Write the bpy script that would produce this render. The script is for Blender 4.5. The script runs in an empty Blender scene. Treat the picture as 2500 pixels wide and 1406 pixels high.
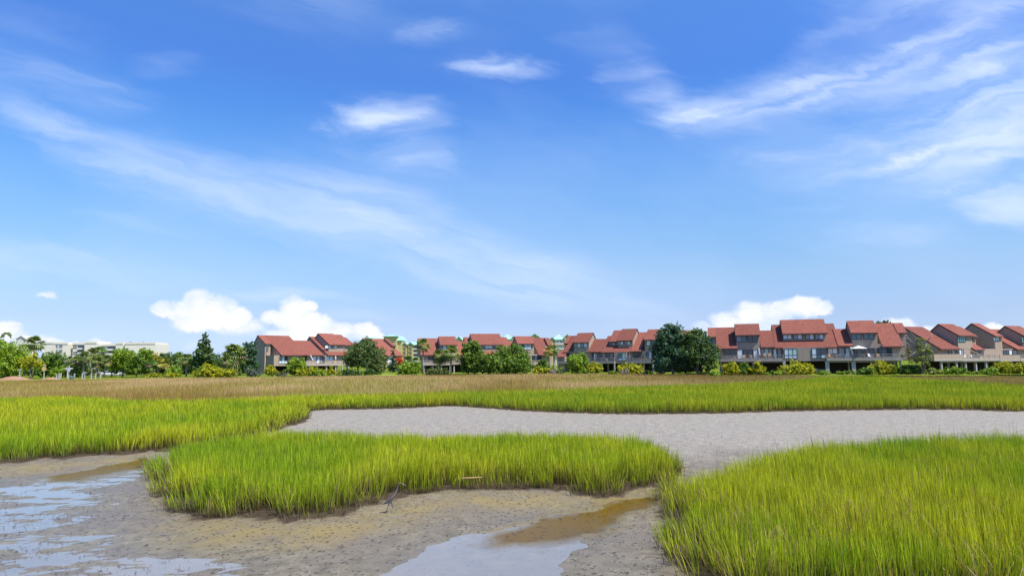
import bpy, bmesh, math, random
import numpy as np
from mathutils import Vector, Matrix

# ------------------------------------------------------------------ camera
FPX, PITCH, ROLL, CAMH = 1600.0, math.radians(6.31), 0.009, 4.2
GZ = 0.7                       # ground level by the houses
Fv = Vector((0, math.cos(PITCH), math.sin(PITCH)))
R0 = Vector((1, 0, 0)); U0 = Vector((0, -math.sin(PITCH), math.cos(PITCH)))
Rv = R0*math.cos(ROLL) - U0*math.sin(ROLL)
Uv = U0*math.cos(ROLL) + R0*math.sin(ROLL)
CAM = Vector((0, 0, CAMH))
scene = bpy.context.scene
col = scene.collection
cd = bpy.data.cameras.new("camera"); cam = bpy.data.objects.new("camera", cd); col.objects.link(cam)
M3 = Matrix((Rv, Uv, -Fv)).transposed()
cam.matrix_world = Matrix.Translation(CAM) @ M3.to_4x4()
cd.sensor_width = 36; cd.lens = 36*FPX/2500; cd.clip_start = 0.1; cd.clip_end = 9000
scene.camera = cam
scene.view_settings.view_transform = 'Standard'
scene.view_settings.look = 'None'
scene.view_settings.exposure = 0.42
scene.view_settings.gamma = 1

def ray(px, py):
    return Fv + Rv*((px-1250)/FPX) + Uv*((703-py)/FPX)
def onz(px, py, z=0.0):
    d = ray(px, py); t = (z-CAMH)/d.z
    return (d.x*t, d.y*t)
def atY(px, py, Y):
    d = ray(px, py); t = Y/d.y
    return Vector((d.x*t, Y, CAMH + d.z*t))

# ------------------------------------------------------------------ sun
SUN = Vector((0.44, -0.30, 0.85)).normalized()
sl = bpy.data.lights.new("sun", 'SUN'); sl.energy = 5.0; sl.angle = math.radians(0.53); sl.color = (1.0, 0.955, 0.87)
so = bpy.data.objects.new("sun", sl); col.objects.link(so)
so.rotation_euler = SUN.to_track_quat('Z', 'Y').to_euler()

# ------------------------------------------------------------------ world: sky and clouds, all by direction
def make_world():
    w = bpy.data.worlds.new("World"); scene.world = w; w.use_nodes = True
    nt = w.node_tree; N = nt.nodes; L = nt.links; N.clear()
    def math_(op, a, b=None, c=None, clamp=False):
        n = N.new('ShaderNodeMath'); n.operation = op; n.use_clamp = clamp
        for i, v in enumerate((a, b, c)):
            if v is None: continue
            if isinstance(v, (int, float)): n.inputs[i].default_value = v
            else: L.new(v, n.inputs[i])
        return n.outputs[0]
    def smooth(v, a, b, lo=0.0, hi=1.0):
        n = N.new('ShaderNodeMapRange'); n.interpolation_type = 'SMOOTHSTEP'
        L.new(v, n.inputs[0]); n.inputs[1].default_value = a; n.inputs[2].default_value = b
        n.inputs[3].default_value = lo; n.inputs[4].default_value = hi
        return n.outputs[0]
    out = N.new('ShaderNodeOutputWorld'); bg = N.new('ShaderNodeBackground')
    L.new(bg.outputs[0], out.inputs[0])
    tc = N.new('ShaderNodeTexCoord'); sep = N.new('ShaderNodeSeparateXYZ'); L.new(tc.outputs['Generated'], sep.inputs[0])
    ys = math_('MAXIMUM', sep.outputs[1], 0.05)
    a = math_('DIVIDE', sep.outputs[0], ys); b = math_('DIVIDE', sep.outputs[2], ys)
    cb = N.new('ShaderNodeCombineXYZ'); L.new(a, cb.inputs[0]); L.new(b, cb.inputs[1])
    uv = cb.outputs[0]
    front = smooth(sep.outputs[1], 0.05, 0.3)
    def ab(px, py):
        d = ray(px, py); return d.x/d.y, d.z/d.y
    def noise(vec, scale, detail, rough, rot=0.0, sx=1.0, sy=1.0, dist=0.0, off=0.0):
        m = N.new('ShaderNodeMapping'); L.new(vec, m.inputs[0])
        m.inputs['Rotation'].default_value = (0, 0, rot); 
        m2 = N.new('ShaderNodeMapping'); L.new(m.outputs[0], m2.inputs[0])
        m2.inputs['Scale'].default_value = (sx, sy, 1); m2.inputs['Location'].default_value = (off, off*0.7, off)
        n = N.new('ShaderNodeTexNoise'); L.new(m2.outputs[0], n.inputs['Vector'])
        n.inputs['Scale'].default_value = scale; n.inputs['Detail'].default_value = detail
        n.inputs['Roughness'].default_value = rough; n.inputs['Distortion'].default_value = dist
        return n
    def ellipse(px, py, hl, hw, ang, vec, inner=0.0):
        A, B = vec; ca, cb_ = ab(px, py); t = math.radians(-ang); c, s_ = math.cos(t), math.sin(t)
        kx, ky = FPX/hl, FPX/hw
        X = math_('MULTIPLY_ADD', A, c*kx, math_('MULTIPLY_ADD', B, s_*kx, -(ca*c+cb_*s_)*kx))
        X2 = math_('MULTIPLY', X, X)
        Y = math_('MULTIPLY_ADD', A, -s_*ky, math_('MULTIPLY_ADD', B, c*ky, -(-ca*s_+cb_*c)*ky))
        r2 = math_('MULTIPLY_ADD', Y, Y, X2)
        f = math_('SUBTRACT', 1.0, r2, clamp=True)
        return math_('MULTIPLY', f, f) if inner == 0 else f
    def split(vec):
        q = N.new('ShaderNodeSeparateXYZ'); L.new(vec, q.inputs[0]); return (q.outputs[0], q.outputs[1])
    # base sky
    sky = N.new('ShaderNodeTexSky'); sky.sky_type = 'NISHITA'; sky.sun_disc = False
    sky.sun_elevation = math.asin(SUN.z); sky.sun_rotation = math.atan2(SUN.x, SUN.y)
    sky.air_density = 1.0; sky.dust_density = 0.3; sky.ozone_density = 2.0
    ramp = N.new('ShaderNodeValToRGB'); L.new(sep.outputs[2], ramp.inputs[0])
    e = ramp.color_ramp.elements
    e[0].position = 0.0; e[0].color = (0.80/2.6, 1.06/2.6, 1.9/2.6, 1)
    e[1].position = 0.6; e[1].color = (0.90/2.6, 1.55/2.6, 1.0, 1)
    for pos, c in ((0.061, (0.93,1.03,1.54)), (0.122, (1.08,1.24,1.52)), (0.182, (1.02,1.36,1.70)), (0.241, (0.98,1.44,1.88)), (0.298, (0.86,1.42,2.04)), (0.353, (0.70,1.32,2.12)), (0.405, (0.72,1.27,2.18)), (0.5, (0.90,1.50,2.36))):
        el = e.new(pos); el.color = tuple(x/2.6 for x in c)+(1,)
    mul = N.new('ShaderNodeMix'); mul.data_type = 'RGBA'; mul.blend_type = 'MULTIPLY'; mul.inputs[0].default_value = 1
    L.new(sky.outputs[0], mul.inputs[6]); L.new(ramp.outputs[0], mul.inputs[7])
    sc6 = N.new('ShaderNodeVectorMath'); sc6.operation = 'SCALE'; L.new(mul.outputs[2], sc6.inputs[0]); sc6.inputs[3].default_value = 2.6
    # cirrus : warp, strokes, fibres
    wn = noise(uv, 3.0, 3, 0.5)
    wv = N.new('ShaderNodeVectorMath'); wv.operation = 'MULTIPLY_ADD'
    L.new(wn.outputs['Color'], wv.inputs[0]); wv.inputs[1].default_value = (0.09, 0.05, 0); L.new(uv, wv.inputs[2])
    wo = N.new('ShaderNodeVectorMath'); wo.operation = 'SUBTRACT'; L.new(wv.outputs[0], wo.inputs[0]); wo.inputs[1].default_value = (0.045, 0.025, 0)
    wn2 = noise(wo.outputs[0], 7.0, 5, 0.6, rot=math.radians(12), sx=0.8, sy=2.6, off=4.4)
    wv2 = N.new('ShaderNodeVectorMath'); wv2.operation = 'MULTIPLY_ADD'
    L.new(wn2.outputs['Color'], wv2.inputs[0]); wv2.inputs[1].default_value = (0.18, 0.055, 0); L.new(wo.outputs[0], wv2.inputs[2])
    wo2 = N.new('ShaderNodeVectorMath'); wo2.operation = 'SUBTRACT'; L.new(wv2.outputs[0], wo2.inputs[0]); wo2.inputs[1].default_value = (0.09, 0.0275, 0)
    wuv = wo2.outputs[0]; wab = split(wuv)
    strokesL = [(60,290,170,32,27,.5),(250,375,190,42,20,.45),(470,440,220,55,20,.4),(700,500,240,75,20,.42),(900,490,170,60,25,.35),
        (950,580,230,55,20,.4),(1180,640,190,52,20,.62),(1370,665,140,34,6,.35),(150,200,230,38,14,.36),(310,230,90,26,12,.3),
        (130,642,300,30,8,.62),(330,680,170,22,10,.4),(430,545,230,14,8,.22),(700,713,170,10,4,.45),(1400,745,150,16,6,.3),(1560,765,130,34,12,.32),
        (420,165,80,20,5,.22),(880,768,140,10,1,.3),(1330,720,160,30,12,.3),(60,90,180,60,10,.14),(750,20,240,50,10,.16)]
    strokesR = [(930,292,130,34,-4,.85),(870,305,90,22,10,.5),(1030,388,75,30,6,.55),(1085,395,70,10,-3,.4),(1215,160,115,24,2,.95),(1170,178,80,14,4,.4),
        (1060,75,100,26,-4,.42),(1690,275,140,34,8,.85),(1630,225,140,34,45,.45),(1860,250,190,40,-14,.7),(2060,190,240,70,-22,.5),(2280,90,300,110,-18,.5),
        (2330,330,300,85,-16,.7),(2470,240,180,120,-30,.6),(2120,370,230,40,-12,.5),(2230,420,170,40,8,.7),(2420,450,160,60,8,.7),(2440,510,120,24,-4,.35),
        (2140,572,130,22,0,.42),(1970,510,80,7,0,.25),(1500,130,120,50,60,.16),(1500,190,60,20,30,.15),(2450,60,200,100,0,.4),(1900,390,120,14,5,.3),(1120,90,140,20,0,.2)]
    def group(strokes, gain):
        tot = None
        for (x, y, hl, hw, an, s) in strokes:
            m = ellipse(x, y, hl*1.55, hw*2.3, an, wab)
            tot = math_('MULTIPLY', m, s*gain) if tot is None else math_('MULTIPLY_ADD', m, s*gain, tot)
        return tot
    gL, gR = group(strokesL, 0.76), group(strokesR, 0.82)
    fL = noise(wuv, 1.0, 7, 0.50, rot=math.radians(16), sx=2.4, sy=20, dist=0.25)
    fR = noise(wuv, 1.0, 7, 0.50, rot=math.radians(-16), sx=2.4, sy=17, dist=0.5, off=3.1)
    mL = math_('MULTIPLY', gL, smooth(fL.outputs[0], 0.33, 0.66, 0.16, 1.15))
    mR = math_('MULTIPLY', gR, smooth(fR.outputs[0], 0.31, 0.68, 0.2, 1.15))
    veil = noise(wuv, 1.6, 5, 0.55, rot=math.radians(15), sx=1, sy=2.6, off=7.7)
    vm = smooth(veil.outputs[0], 0.42, 0.80, 0.0, 0.20)
    cir = math_('ADD', math_('ADD', mL, mR), vm)
    cir = math_('MULTIPLY', math_('MINIMUM', cir, 1.0), 0.86)
    cir = math_('MULTIPLY', cir, front)
    cm = N.new('ShaderNodeMix'); cm.data_type = 'RGBA'; L.new(cir, cm.inputs[0])
    L.new(sc6.outputs[0], cm.inputs[6]); cm.inputs[7].default_value = (7.7, 9.0, 11.7, 1)
    # cumulus
    cn = noise(uv, 22, 9, 0.62)
    cw = N.new('ShaderNodeVectorMath'); cw.operation = 'MULTIPLY_ADD'
    L.new(cn.outputs['Color'], cw.inputs[0]); cw.inputs[1].default_value = (0.036, 0.030, 0); L.new(uv, cw.inputs[2])
    cs = N.new('ShaderNodeVectorMath'); cs.operation = 'SUBTRACT'; L.new(cw.outputs[0], cs.inputs[0]); cs.inputs[1].default_value = (0.018, 0.015, 0)
    blobs = [(485,738,46,36,1),(438,756,42,26,1),(398,752,34,20,.9),(530,752,50,32,1),(565,778,50,30,1),(500,780,90,32,.85),(610,800,50,26,.6),(570,806,60,20,.5),
        (712,748,34,30,1),(742,758,36,22,1),(668,776,36,20,.8),(710,780,55,30,1),(770,796,60,28,1),(830,806,44,24,1),(885,808,50,22,1),(910,822,36,16,1),(760,818,120,20,1),
        (1835,768,60,34,.9),(1770,778,46,24,.7),(1900,762,56,32,.95),(1965,750,54,28,1),(2005,752,34,18,.9),(1715,792,36,14,.5),(1850,800,160,20,.8),
        (12,806,42,24,.95),(30,826,44,20,.8),(112,716,34,12,.55),(120,838,44,24,.8),(2195,795,50,20,.7),(2250,812,50,18,.8),(2430,806,44,16,.85),(2380,806,40,10,.5),(2110,798,30,14,.4),(190,842,20,10,.5),(235,838,26,14,.5),(480,845,60,20,.35)]
    cab = split(cs.outputs[0]); best = None
    for (x, y, hx, hy, s) in blobs:
        m = math_('MULTIPLY', ellipse(x, y, hx*1.2, hy*1.2, 0, cab, 1), s)
        best = m if best is None else math_('MAXIMUM', best, m)
    fine = noise(uv, 60, 6, 0.6, off=2.2)
    fld = math_('ADD', best, math_('MULTIPLY', math_('SUBTRACT', fine.outputs[0], 0.5), 0.55))
    cum = math_('MULTIPLY', smooth(fld, 0.06, 0.62), math_('MINIMUM', math_('MULTIPLY', best, 2.0), 0.95))
    cum = math_('MULTIPLY', cum, front)
    sh = noise(cs.outputs[0], 14, 5, 0.6, sx=1, sy=1.8, off=5.0)
    shc = N.new('ShaderNodeMix'); shc.data_type = 'RGBA'
    L.new(smooth(math_('ADD', sh.outputs[0], math_('MULTIPLY', best, 0.22)), 0.46, 0.74), shc.inputs[0])
    shc.inputs[6].default_value = (7.2, 8.5, 10.8, 1); shc.inputs[7].default_value = (10.2, 10.3, 10.7, 1)
    fm = N.new('ShaderNodeMix'); fm.data_type = 'RGBA'; L.new(cum, fm.inputs[0])
    L.new(cm.outputs[2], fm.inputs[6]); L.new(shc.outputs[2], fm.inputs[7])
    L.new(fm.outputs[2], bg.inputs[0]); bg.inputs[1].default_value = 0.075
    w.cycles.sampling_method = 'MANUAL'; w.cycles.sample_map_resolution = 512
make_world()

# ------------------------------------------------------------------ materials
MATS = {}
def nmat(name):
    m = bpy.data.materials.new(name); m.use_nodes = True
    nt = m.node_tree; b = nt.nodes['Principled BSDF']
    return m, nt, b
def mat(name, colr, rough=0.7, var=0.12, scale=6.0, metal=0.0, bump=0.0, spec=0.3, stretch=(1,1,1)):
    if name in MATS: return MATS[name]
    m, nt, b = nmat(name); N = nt.nodes; L = nt.links
    tc = N.new('ShaderNodeTexCoord'); mp = N.new('ShaderNodeMapping'); L.new(tc.outputs['Object'], mp.inputs[0]); mp.inputs['Scale'].default_value = stretch
    n = N.new('ShaderNodeTexNoise'); L.new(mp.outputs[0], n.inputs[0]); n.inputs['Scale'].default_value = scale; n.inputs['Detail'].default_value = 6
    mx = N.new('ShaderNodeMix'); mx.data_type = 'RGBA'; L.new(n.outputs[0], mx.inputs[0])
    mx.inputs[6].default_value = tuple(c*(1-var*2) for c in colr)+(1,); mx.inputs[7].default_value = tuple(min(1, c*(1+var*2)) for c in colr)+(1,)
    L.new(mx.outputs[2], b.inputs['Base Color'])
    b.inputs['Roughness'].default_value = rough; b.inputs['Metallic'].default_value = metal; b.inputs['Specular IOR Level'].default_value = spec
    if bump:
        bp = N.new('ShaderNodeBump'); bp.inputs['Strength'].default_value = bump; bp.inputs['Distance'].default_value = 0.05
        L.new(n.outputs[0], bp.inputs['Height']); L.new(bp.outputs[0], b.inputs['Normal'])
    MATS[name] = m; return m
def roofmat(name, colr):
    m, nt, b = nmat(name); N = nt.nodes; L = nt.links; oi = N.new('ShaderNodeObjectInfo'); hs = N.new('ShaderNodeHueSaturation'); rr = N.new('ShaderNodeMapRange'); L.new(oi.outputs['Random'], rr.inputs[0]); rr.inputs[3].default_value = 0.82; rr.inputs[4].default_value = 1.12; L.new(rr.outputs[0], hs.inputs['Value'])
    tc = N.new('ShaderNodeTexCoord')
    mp = N.new('ShaderNodeMapping'); L.new(tc.outputs['Object'], mp.inputs[0]); mp.inputs['Scale'].default_value = (1.0, 2.2, 2.2)
    n = N.new('ShaderNodeTexNoise'); L.new(mp.outputs[0], n.inputs[0]); n.inputs['Scale'].default_value = 1.6; n.inputs['Detail'].default_value = 8; n.inputs['Roughness'].default_value = 0.7
    v = N.new('ShaderNodeTexVoronoi'); mp2 = N.new('ShaderNodeMapping'); L.new(tc.outputs['Object'], mp2.inputs[0]); mp2.inputs['Scale'].default_value = (2.5, 5.5, 0.01)
    L.new(mp2.outputs[0], v.inputs[0]); v.inputs['Scale'].default_value = 1
    ad = N.new('ShaderNodeMath'); ad.operation = 'MULTIPLY_ADD'; sp = N.new('ShaderNodeSeparateColor'); L.new(v.outputs['Color'], sp.inputs[0])
    L.new(sp.outputs[0], ad.inputs[0]); ad.inputs[1].default_value = 0.45; L.new(n.outputs[0], ad.inputs[2])
    mx = N.new('ShaderNodeMix'); mx.data_type = 'RGBA'; 
    mr = N.new('ShaderNodeMapRange'); L.new(ad.outputs[0], mr.inputs[0]); mr.inputs[1].default_value = 0.3; mr.inputs[2].default_value = 1.1
    L.new(mr.outputs[0], mx.inputs[0])
    mx.inputs[6].default_value = tuple(c*0.68 for c in colr)+(1,); mx.inputs[7].default_value = tuple(c*1.3 for c in colr)+(1,)
    L.new(mx.outputs[2], hs.inputs['Color']); L.new(hs.outputs[0], b.inputs['Base Color']); b.inputs['Roughness'].default_value = 0.85; b.inputs['Specular IOR Level'].default_value = 0.2
    return m
def sidingmat(name, colr, groove=1.0):
    m, nt, b = nmat(name); N = nt.nodes; L = nt.links
    tc = N.new('ShaderNodeTexCoord')
    wv = N.new('ShaderNodeTexWave'); wv.wave_type = 'BANDS'; wv.bands_direction = 'DIAGONAL' if groove < 0 else 'X'
    mp = N.new('ShaderNodeMapping'); L.new(tc.outputs['Object'], mp.inputs[0]); mp.inputs['Scale'].default_value = (1, 1, 1)
    mp.inputs['Rotation'].default_value = (0, 0, 0.78)
    L.new(mp.outputs[0], wv.inputs[0]); wv.inputs['Scale'].default_value = 1.6
    n = N.new('ShaderNodeTexNoise'); mp2 = N.new('ShaderNodeMapping'); L.new(tc.outputs['Object'], mp2.inputs[0]); mp2.inputs['Scale'].default_value = (2.5, 2.5, 0.35)
    L.new(mp2.outputs[0], n.inputs[0]); n.inputs['Scale'].default_value = 1.2; n.inputs['Detail'].default_value = 7
    mx = N.new('ShaderNodeMix'); mx.data_type = 'RGBA'
    mm = N.new('ShaderNodeMath'); mm.operation = 'MULTIPLY_ADD'; L.new(wv.outputs['Fac'], mm.inputs[0]); mm.inputs[1].default_value = 0.18; L.new(n.outputs[0], mm.inputs[2]); mm.use_clamp = True
    L.new(mm.outputs[0], mx.inputs[0])
    mx.inputs[6].default_value = tuple(c*0.76 for c in colr)+(1,); mx.inputs[7].default_value = tuple(c*1.2 for c in colr)+(1,)
    L.new(mx.outputs[2], b.inputs['Base Color']); b.inputs['Roughness'].default_value = 0.85; b.inputs['Specular IOR Level'].default_value = 0.2
    return m
def leafmat(name, trans=0.35, rough=0.5, hue=None):
    m, nt, b = nmat(name); N = nt.nodes; L = nt.links
    at = N.new('ShaderNodeAttribute'); at.attribute_name = 'col'
    L.new(at.outputs['Color'], b.inputs['Base Color']); b.inputs['Roughness'].default_value = rough; b.inputs['Specular IOR Level'].default_value = 0.25
    tr = N.new('ShaderNodeBsdfTranslucent'); 
    hs = N.new('ShaderNodeMix'); hs.data_type = 'RGBA'; hs.blend_type = 'MULTIPLY'; hs.inputs[0].default_value = 1
    L.new(at.outputs['Color'], hs.inputs[6]); hs.inputs[7].default_value = (1.25, 1.2, 0.6, 1)
    L.new(hs.outputs[2], tr.inputs[0])
    mx = N.new('ShaderNodeMixShader'); mx.inputs[0].default_value = trans
    out = N['Material Output']; L.new(b.outputs[0], mx.inputs[1]); L.new(tr.outputs[0], mx.inputs[2]); L.new(mx.outputs[0], out.inputs[0])
    return m
M_ROOF = roofmat('red_shingle', (0.222, 0.075, 0.05))
M_WALL = sidingmat('taupe_siding', (0.355, 0.275, 0.205))
M_TRIM = mat('fascia_wood', (0.11, 0.05, 0.045), 0.8)
M_DECK = mat('weathered_deck_wood', (0.37, 0.32, 0.27), 0.8, 0.15, 3)
M_PALE = mat('pale_painted_wood', (0.72, 0.70, 0.66), 0.6, 0.06)
M_FRAME = mat('dark_window_frame', (0.035, 0.04, 0.045), 0.4, 0.05)
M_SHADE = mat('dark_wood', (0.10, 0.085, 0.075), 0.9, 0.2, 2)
M_CONC = mat('concrete_post', (0.40, 0.37, 0.33), 0.9, 0.12, 2)
M_LEAF = leafmat('leaves', 0.3)
M_GRASS = leafmat('grass_blades', 0.36, 0.5)
M_BARK = mat('bark', (0.26, 0.22, 0.18), 0.9, 0.25, 5, bump=0.5)
M_BARKP = mat('palm_bark', (0.33, 0.28, 0.22), 0.9, 0.25, 6, bump=0.5)
def glassmat(name, colr, var=0.5, sc=1.3):
    m = mat(name, colr, 0.08, var*0.3, sc, spec=0.8, stretch=(6, 6, 0.6)); return m
G_WHITE = glassmat('curtained_glass', (0.62, 0.68, 0.70))
G_GREY = glassmat('blind_glass', (0.22, 0.24, 0.27))
G_DARK = glassmat('dark_glass', (0.035, 0.045, 0.06))
G_GREEN = glassmat('green_tinted_glass', (0.10, 0.30, 0.27))
G_TEAL = glassmat('teal_glass', (0.07, 0.13, 0.15))
G_MINT = glassmat('mint_curtained_glass', (0.42, 0.62, 0.52))
GL = {'w': G_WHITE, 'g': G_GREY, 'd': G_DARK, 'e': G_GREEN, 't': G_TEAL, 'm': G_MINT}

# ------------------------------------------------------------------ mesh helpers
def tag(o, label=None, cat=None, group=None, kind=None):
    if label: o['label'] = label
    if cat: o['category'] = cat
    if group: o['group'] = group
    if kind: o['kind'] = kind
    return o
def empty(name, loc, rz=0, **k):
    o = bpy.data.objects.new(name, None); col.objects.link(o); o.location = loc; o.rotation_euler = (0, 0, rz); return tag(o, **k)
class MB:
    def __init__(s): s.v = []; s.f = []
    def quad(s, a, b, c, d):
        n = len(s.v); s.v += [tuple(a), tuple(b), tuple(c), tuple(d)]; s.f.append((n, n+1, n+2, n+3)); return s
    def hexa(s, p):
        n = len(s.v); s.v += [tuple(q) for q in p]
        s.f += [(n, n+3, n+2, n+1), (n+4, n+5, n+6, n+7), (n, n+1, n+5, n+4), (n+1, n+2, n+6, n+5), (n+2, n+3, n+7, n+6), (n+3, n, n+4, n+7)]
        return s
    def box(s, x0, x1, y0, y1, z0, z1):
        if x1 < x0: x0, x1 = x1, x0
        if y1 < y0: y0, y1 = y1, y0
        if z1 < z0: z0, z1 = z1, z0
        return s.hexa([(x0,y0,z0),(x1,y0,z0),(x1,y1,z0),(x0,y1,z0),(x0,y0,z1),(x1,y0,z1),(x1,y1,z1),(x0,y1,z1)])
    def prism(s, prof, u0, u1):      # profile of (w, z), extruded along u
        n = len(s.v); k = len(prof)
        s.v += [(u0, w, z) for w, z in prof] + [(u1, w, z) for w, z in prof]
        s.f.append(tuple(range(n, n+k))); s.f.append(tuple(range(n+2*k-1, n+k-1, -1)))
        for i in range(k):
            j = (i+1) % k; s.f.append((n+i, n+k+i, n+k+j, n+j))
        return s
    def tube(s, pts, rad, n=8, cap=True):
        pts = [Vector(p) for p in pts]; base = len(s.v)
        if not isinstance(rad, (list, tuple)): rad = [rad]*len(pts)
        for i, p in enumerate(pts):
            t = (pts[min(i+1, len(pts)-1)] - pts[max(i-1, 0)]).normalized()
            a = t.cross(Vector((0, 1, 0)) if abs(t.y) < 0.9 else Vector((1, 0, 0))).normalized(); b = t.cross(a)
            for k in range(n):
                an = 2*math.pi*k/n; q = p + (a*math.cos(an) + b*math.sin(an))*rad[i]; s.v.append(tuple(q))
        for i in range(len(pts)-1):
            for k in range(n):
                k2 = (k+1) % n; s.f.append((base+i*n+k, base+i*n+k2, base+(i+1)*n+k2, base+(i+1)*n+k))
        if cap:
            s.f.append(tuple(base+k for k in range(n))[::-1]); s.f.append(tuple(base+(len(pts)-1)*n+k for k in range(n)))
        return s
    def build(s, name, m, parent=None, smooth=False, bevel=0):
        me = bpy.data.meshes.new(name); me.from_pydata(s.v, [], s.f); me.validate()
        bm = bmesh.new(); bm.from_mesh(me); bmesh.ops.recalc_face_normals(bm, faces=bm.faces)
        bm.to_mesh(me); bm.free()
        if smooth:
            for p in me.polygons: p.use_smooth = True
        o = bpy.data.objects.new(name, me); col.objects.link(o); me.materials.append(m)
        if parent: o.parent = parent
        if bevel:
            bv = o.modifiers.new('b', 'BEVEL'); bv.width = bevel; bv.segments = 2; bv.limit_method = 'ANGLE'
        return o
def np_mesh(name, V, nper, F, C, m, parent=None, smooth=False):
    """V (n,3) verts; F list of (array (k,size)) faces; C (n,3) colours."""
    me = bpy.data.meshes.new(name)
    me.vertices.add(len(V)); me.vertices.foreach_set('co', V.astype(np.float32).ravel())
    tot = sum(f.size for f in F); npol = sum(len(f) for f in F)
    me.loops.add(tot); me.polygons.add(npol)
    me.loops.foreach_set('vertex_index', np.concatenate([f.ravel() for f in F]).astype(np.int32))
    sizes = np.concatenate([np.full(len(f), f.shape[1]) for f in F])
    st = np.concatenate(([0], np.cumsum(sizes)[:-1])).astype(np.int32)
    me.polygons.foreach_set('loop_start', st)
    if smooth: me.polygons.foreach_set('use_smooth', np.ones(npol, bool))
    me.update(calc_edges=True)
    if C is not None:
        a = me.attributes.new('col', 'FLOAT_COLOR', 'POINT')
        cc = np.ones((len(V), 4), np.float32); cc[:, :3] = C; a.data.foreach_set('color', cc.ravel())
    me.materials.append(m)
    o = bpy.data.objects.new(name, me); col.objects.link(o)
    if parent: o.parent = parent
    return o
def h2(i, j, s): 
    x = np.sin(i*127.1 + j*311.7 + s*74.7)*43758.5453; return x - np.floor(x)
def vnoise(x, y, s=0.0):
    i = np.floor(x); j = np.floor(y); fx = x-i; fy = y-j; fx = fx*fx*(3-2*fx); fy = fy*fy*(3-2*fy)
    return (h2(i,j,s)*(1-fx)+h2(i+1,j,s)*fx)*(1-fy) + (h2(i,j+1,s)*(1-fx)+h2(i+1,j+1,s)*fx)*fy
def fbm(x, y, s=0.0, o=4):
    t = 0; a = 0.5; tot = 0
    for k in range(o): t = t + a*vnoise(x*2**k, y*2**k, s+k*3.3); tot += a; a *= 0.5
    return t/tot
def inpoly(x, y, P):
    r = np.zeros(x.shape, bool); n = len(P)
    for i in range(n):
        x0, y0 = P[i]; x1, y1 = P[(i+1) % n]
        if y0 == y1: continue
        c = ((y0 > y) != (y1 > y)) & (x < (x1-x0)*(y-y0)/(y1-y0)+x0); r ^= c
    return r
def dpoly(x, y, P):
    d = np.full(x.shape, 1e9); n = len(P)
    for i in range(n):
        x0, y0 = P[i]; x1, y1 = P[(i+1) % n]; dx, dy = x1-x0, y1-y0
        t = np.clip(((x-x0)*dx+(y-y0)*dy)/(dx*dx+dy*dy+1e-12), 0, 1)
        d = np.minimum(d, np.hypot(x-x0-t*dx, y-y0-t*dy))
    return d
def sstep(a, b, x):
    t = np.clip((x-a)/(b-a), 0, 1); return t*t*(3-2*t)
rng = np.random.default_rng(7)

# ------------------------------------------------------------------ plan of the marsh
def bankY(r):      # distance of the far bank for a bearing x/y
    return np.interp(r, [-0.9, -0.5, -0.1, 0.15, 0.35, 0.5, 0.9], [146, 158, 166, 164, 145, 128, 118])
GH = 0.80; BH = 1.02
def g0(*pts): return [onz(x, y, 0.02) for x, y in pts]
def g1(*pts, z=GH): return [onz(x, y, z) for x, y in pts]
ISLAND = g0((352,1128),(372,1150),(395,1178),(408,1215),(440,1245),(490,1262),(560,1258),(640,1262),(720,1270),(790,1262),(850,1256),(880,1238),(925,1222),(985,1208),(1050,1200),(1110,1190),(1180,1192),(1260,1190),(1330,1188),(1400,1198),(1450,1210),(1490,1212),(1520,1198),(1560,1186),(1610,1184),(1648,1165),(1655,1140)) \
    + g1((1640,1092),(1610,1075),(1560,1066),(1450,1060),(1300,1058),(1150,1058),(1000,1058),(850,1056),(740,1054),(660,1055),(580,1064),(500,1074),(430,1086),(385,1104))
RIGHT = g0((1650,1180),(1618,1192),(1612,1215),(1630,1240),(1640,1275),(1650,1320),(1665,1360),(1700,1400),(1740,1430),(1760,1480)) \
    + [(30, 9.5), (42, 14), (44, 30)] + g1((2560,1062),(2400,1062),(2200,1066),(2050,1078),(1950,1088),(1860,1104),(1780,1122),(1720,1142),(1680,1160))
SHORE_L = g0((-200,1150),(0,1126),(40,1130),(100,1118),(150,1120),(250,1108),(300,1110),(350,1102),(420,1100),(520,1092),(600,1076),(655,1056),(700,1040),(735,1032),(748,1022),(750,1004))
SHORE_F = g0((800,1000),(900,999),(1000,996),(1080,992),(1120,991),(1200,997),(1300,1004),(1400,1008),(1520,1011),(1650,1010),(1760,1009),(1900,1004),(2050,1002),(2200,1000),(2350,1000),(2450,1004),(2700,1008))
BACK = SHORE_L + SHORE_F + [(150, 48), (260, 100), (260, 420), (-260, 420), (-260, 20)]
WET = g0((-300,1180),(60,1175),(250,1168),(340,1140),(360,1160),(270,1190),(240,1240),(170,1290),(330,1330),(520,1360),(640,1420),(680,1500),(-500,1500))
POOL = g0((1185,1302),(1240,1284),(1330,1262),(1430,1242),(1500,1222),(1560,1208),(1622,1203),(1640,1225),(1596,1240),(1540,1254),(1505,1272),(1480,1290),(1450,1306),(1440,1330),(1400,1352),(1385,1380),(1400,1406),(1390,1470),(820,1470),(880,1400),(960,1356),(1040,1322),(1110,1304),(1150,1296))
DEEP = g0((1185,1304),(1240,1284),(1330,1262),(1430,1242),(1500,1222),(1560,1208),(1622,1203),(1640,1225),(1596,1240),(1530,1268),(1500,1290),(1420,1312),(1330,1330),(1200,1332))
CHAN = g0((70,1168),(180,1150),(260,1134),(345,1116),(372,1118),(372,1140),(320,1146),(240,1160),(190,1172),(110,1178))
FILM2 = g0((1480,1385),(1530,1372),(1600,1378),(1620,1400),(1600,1430),(1500,1430))
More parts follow.
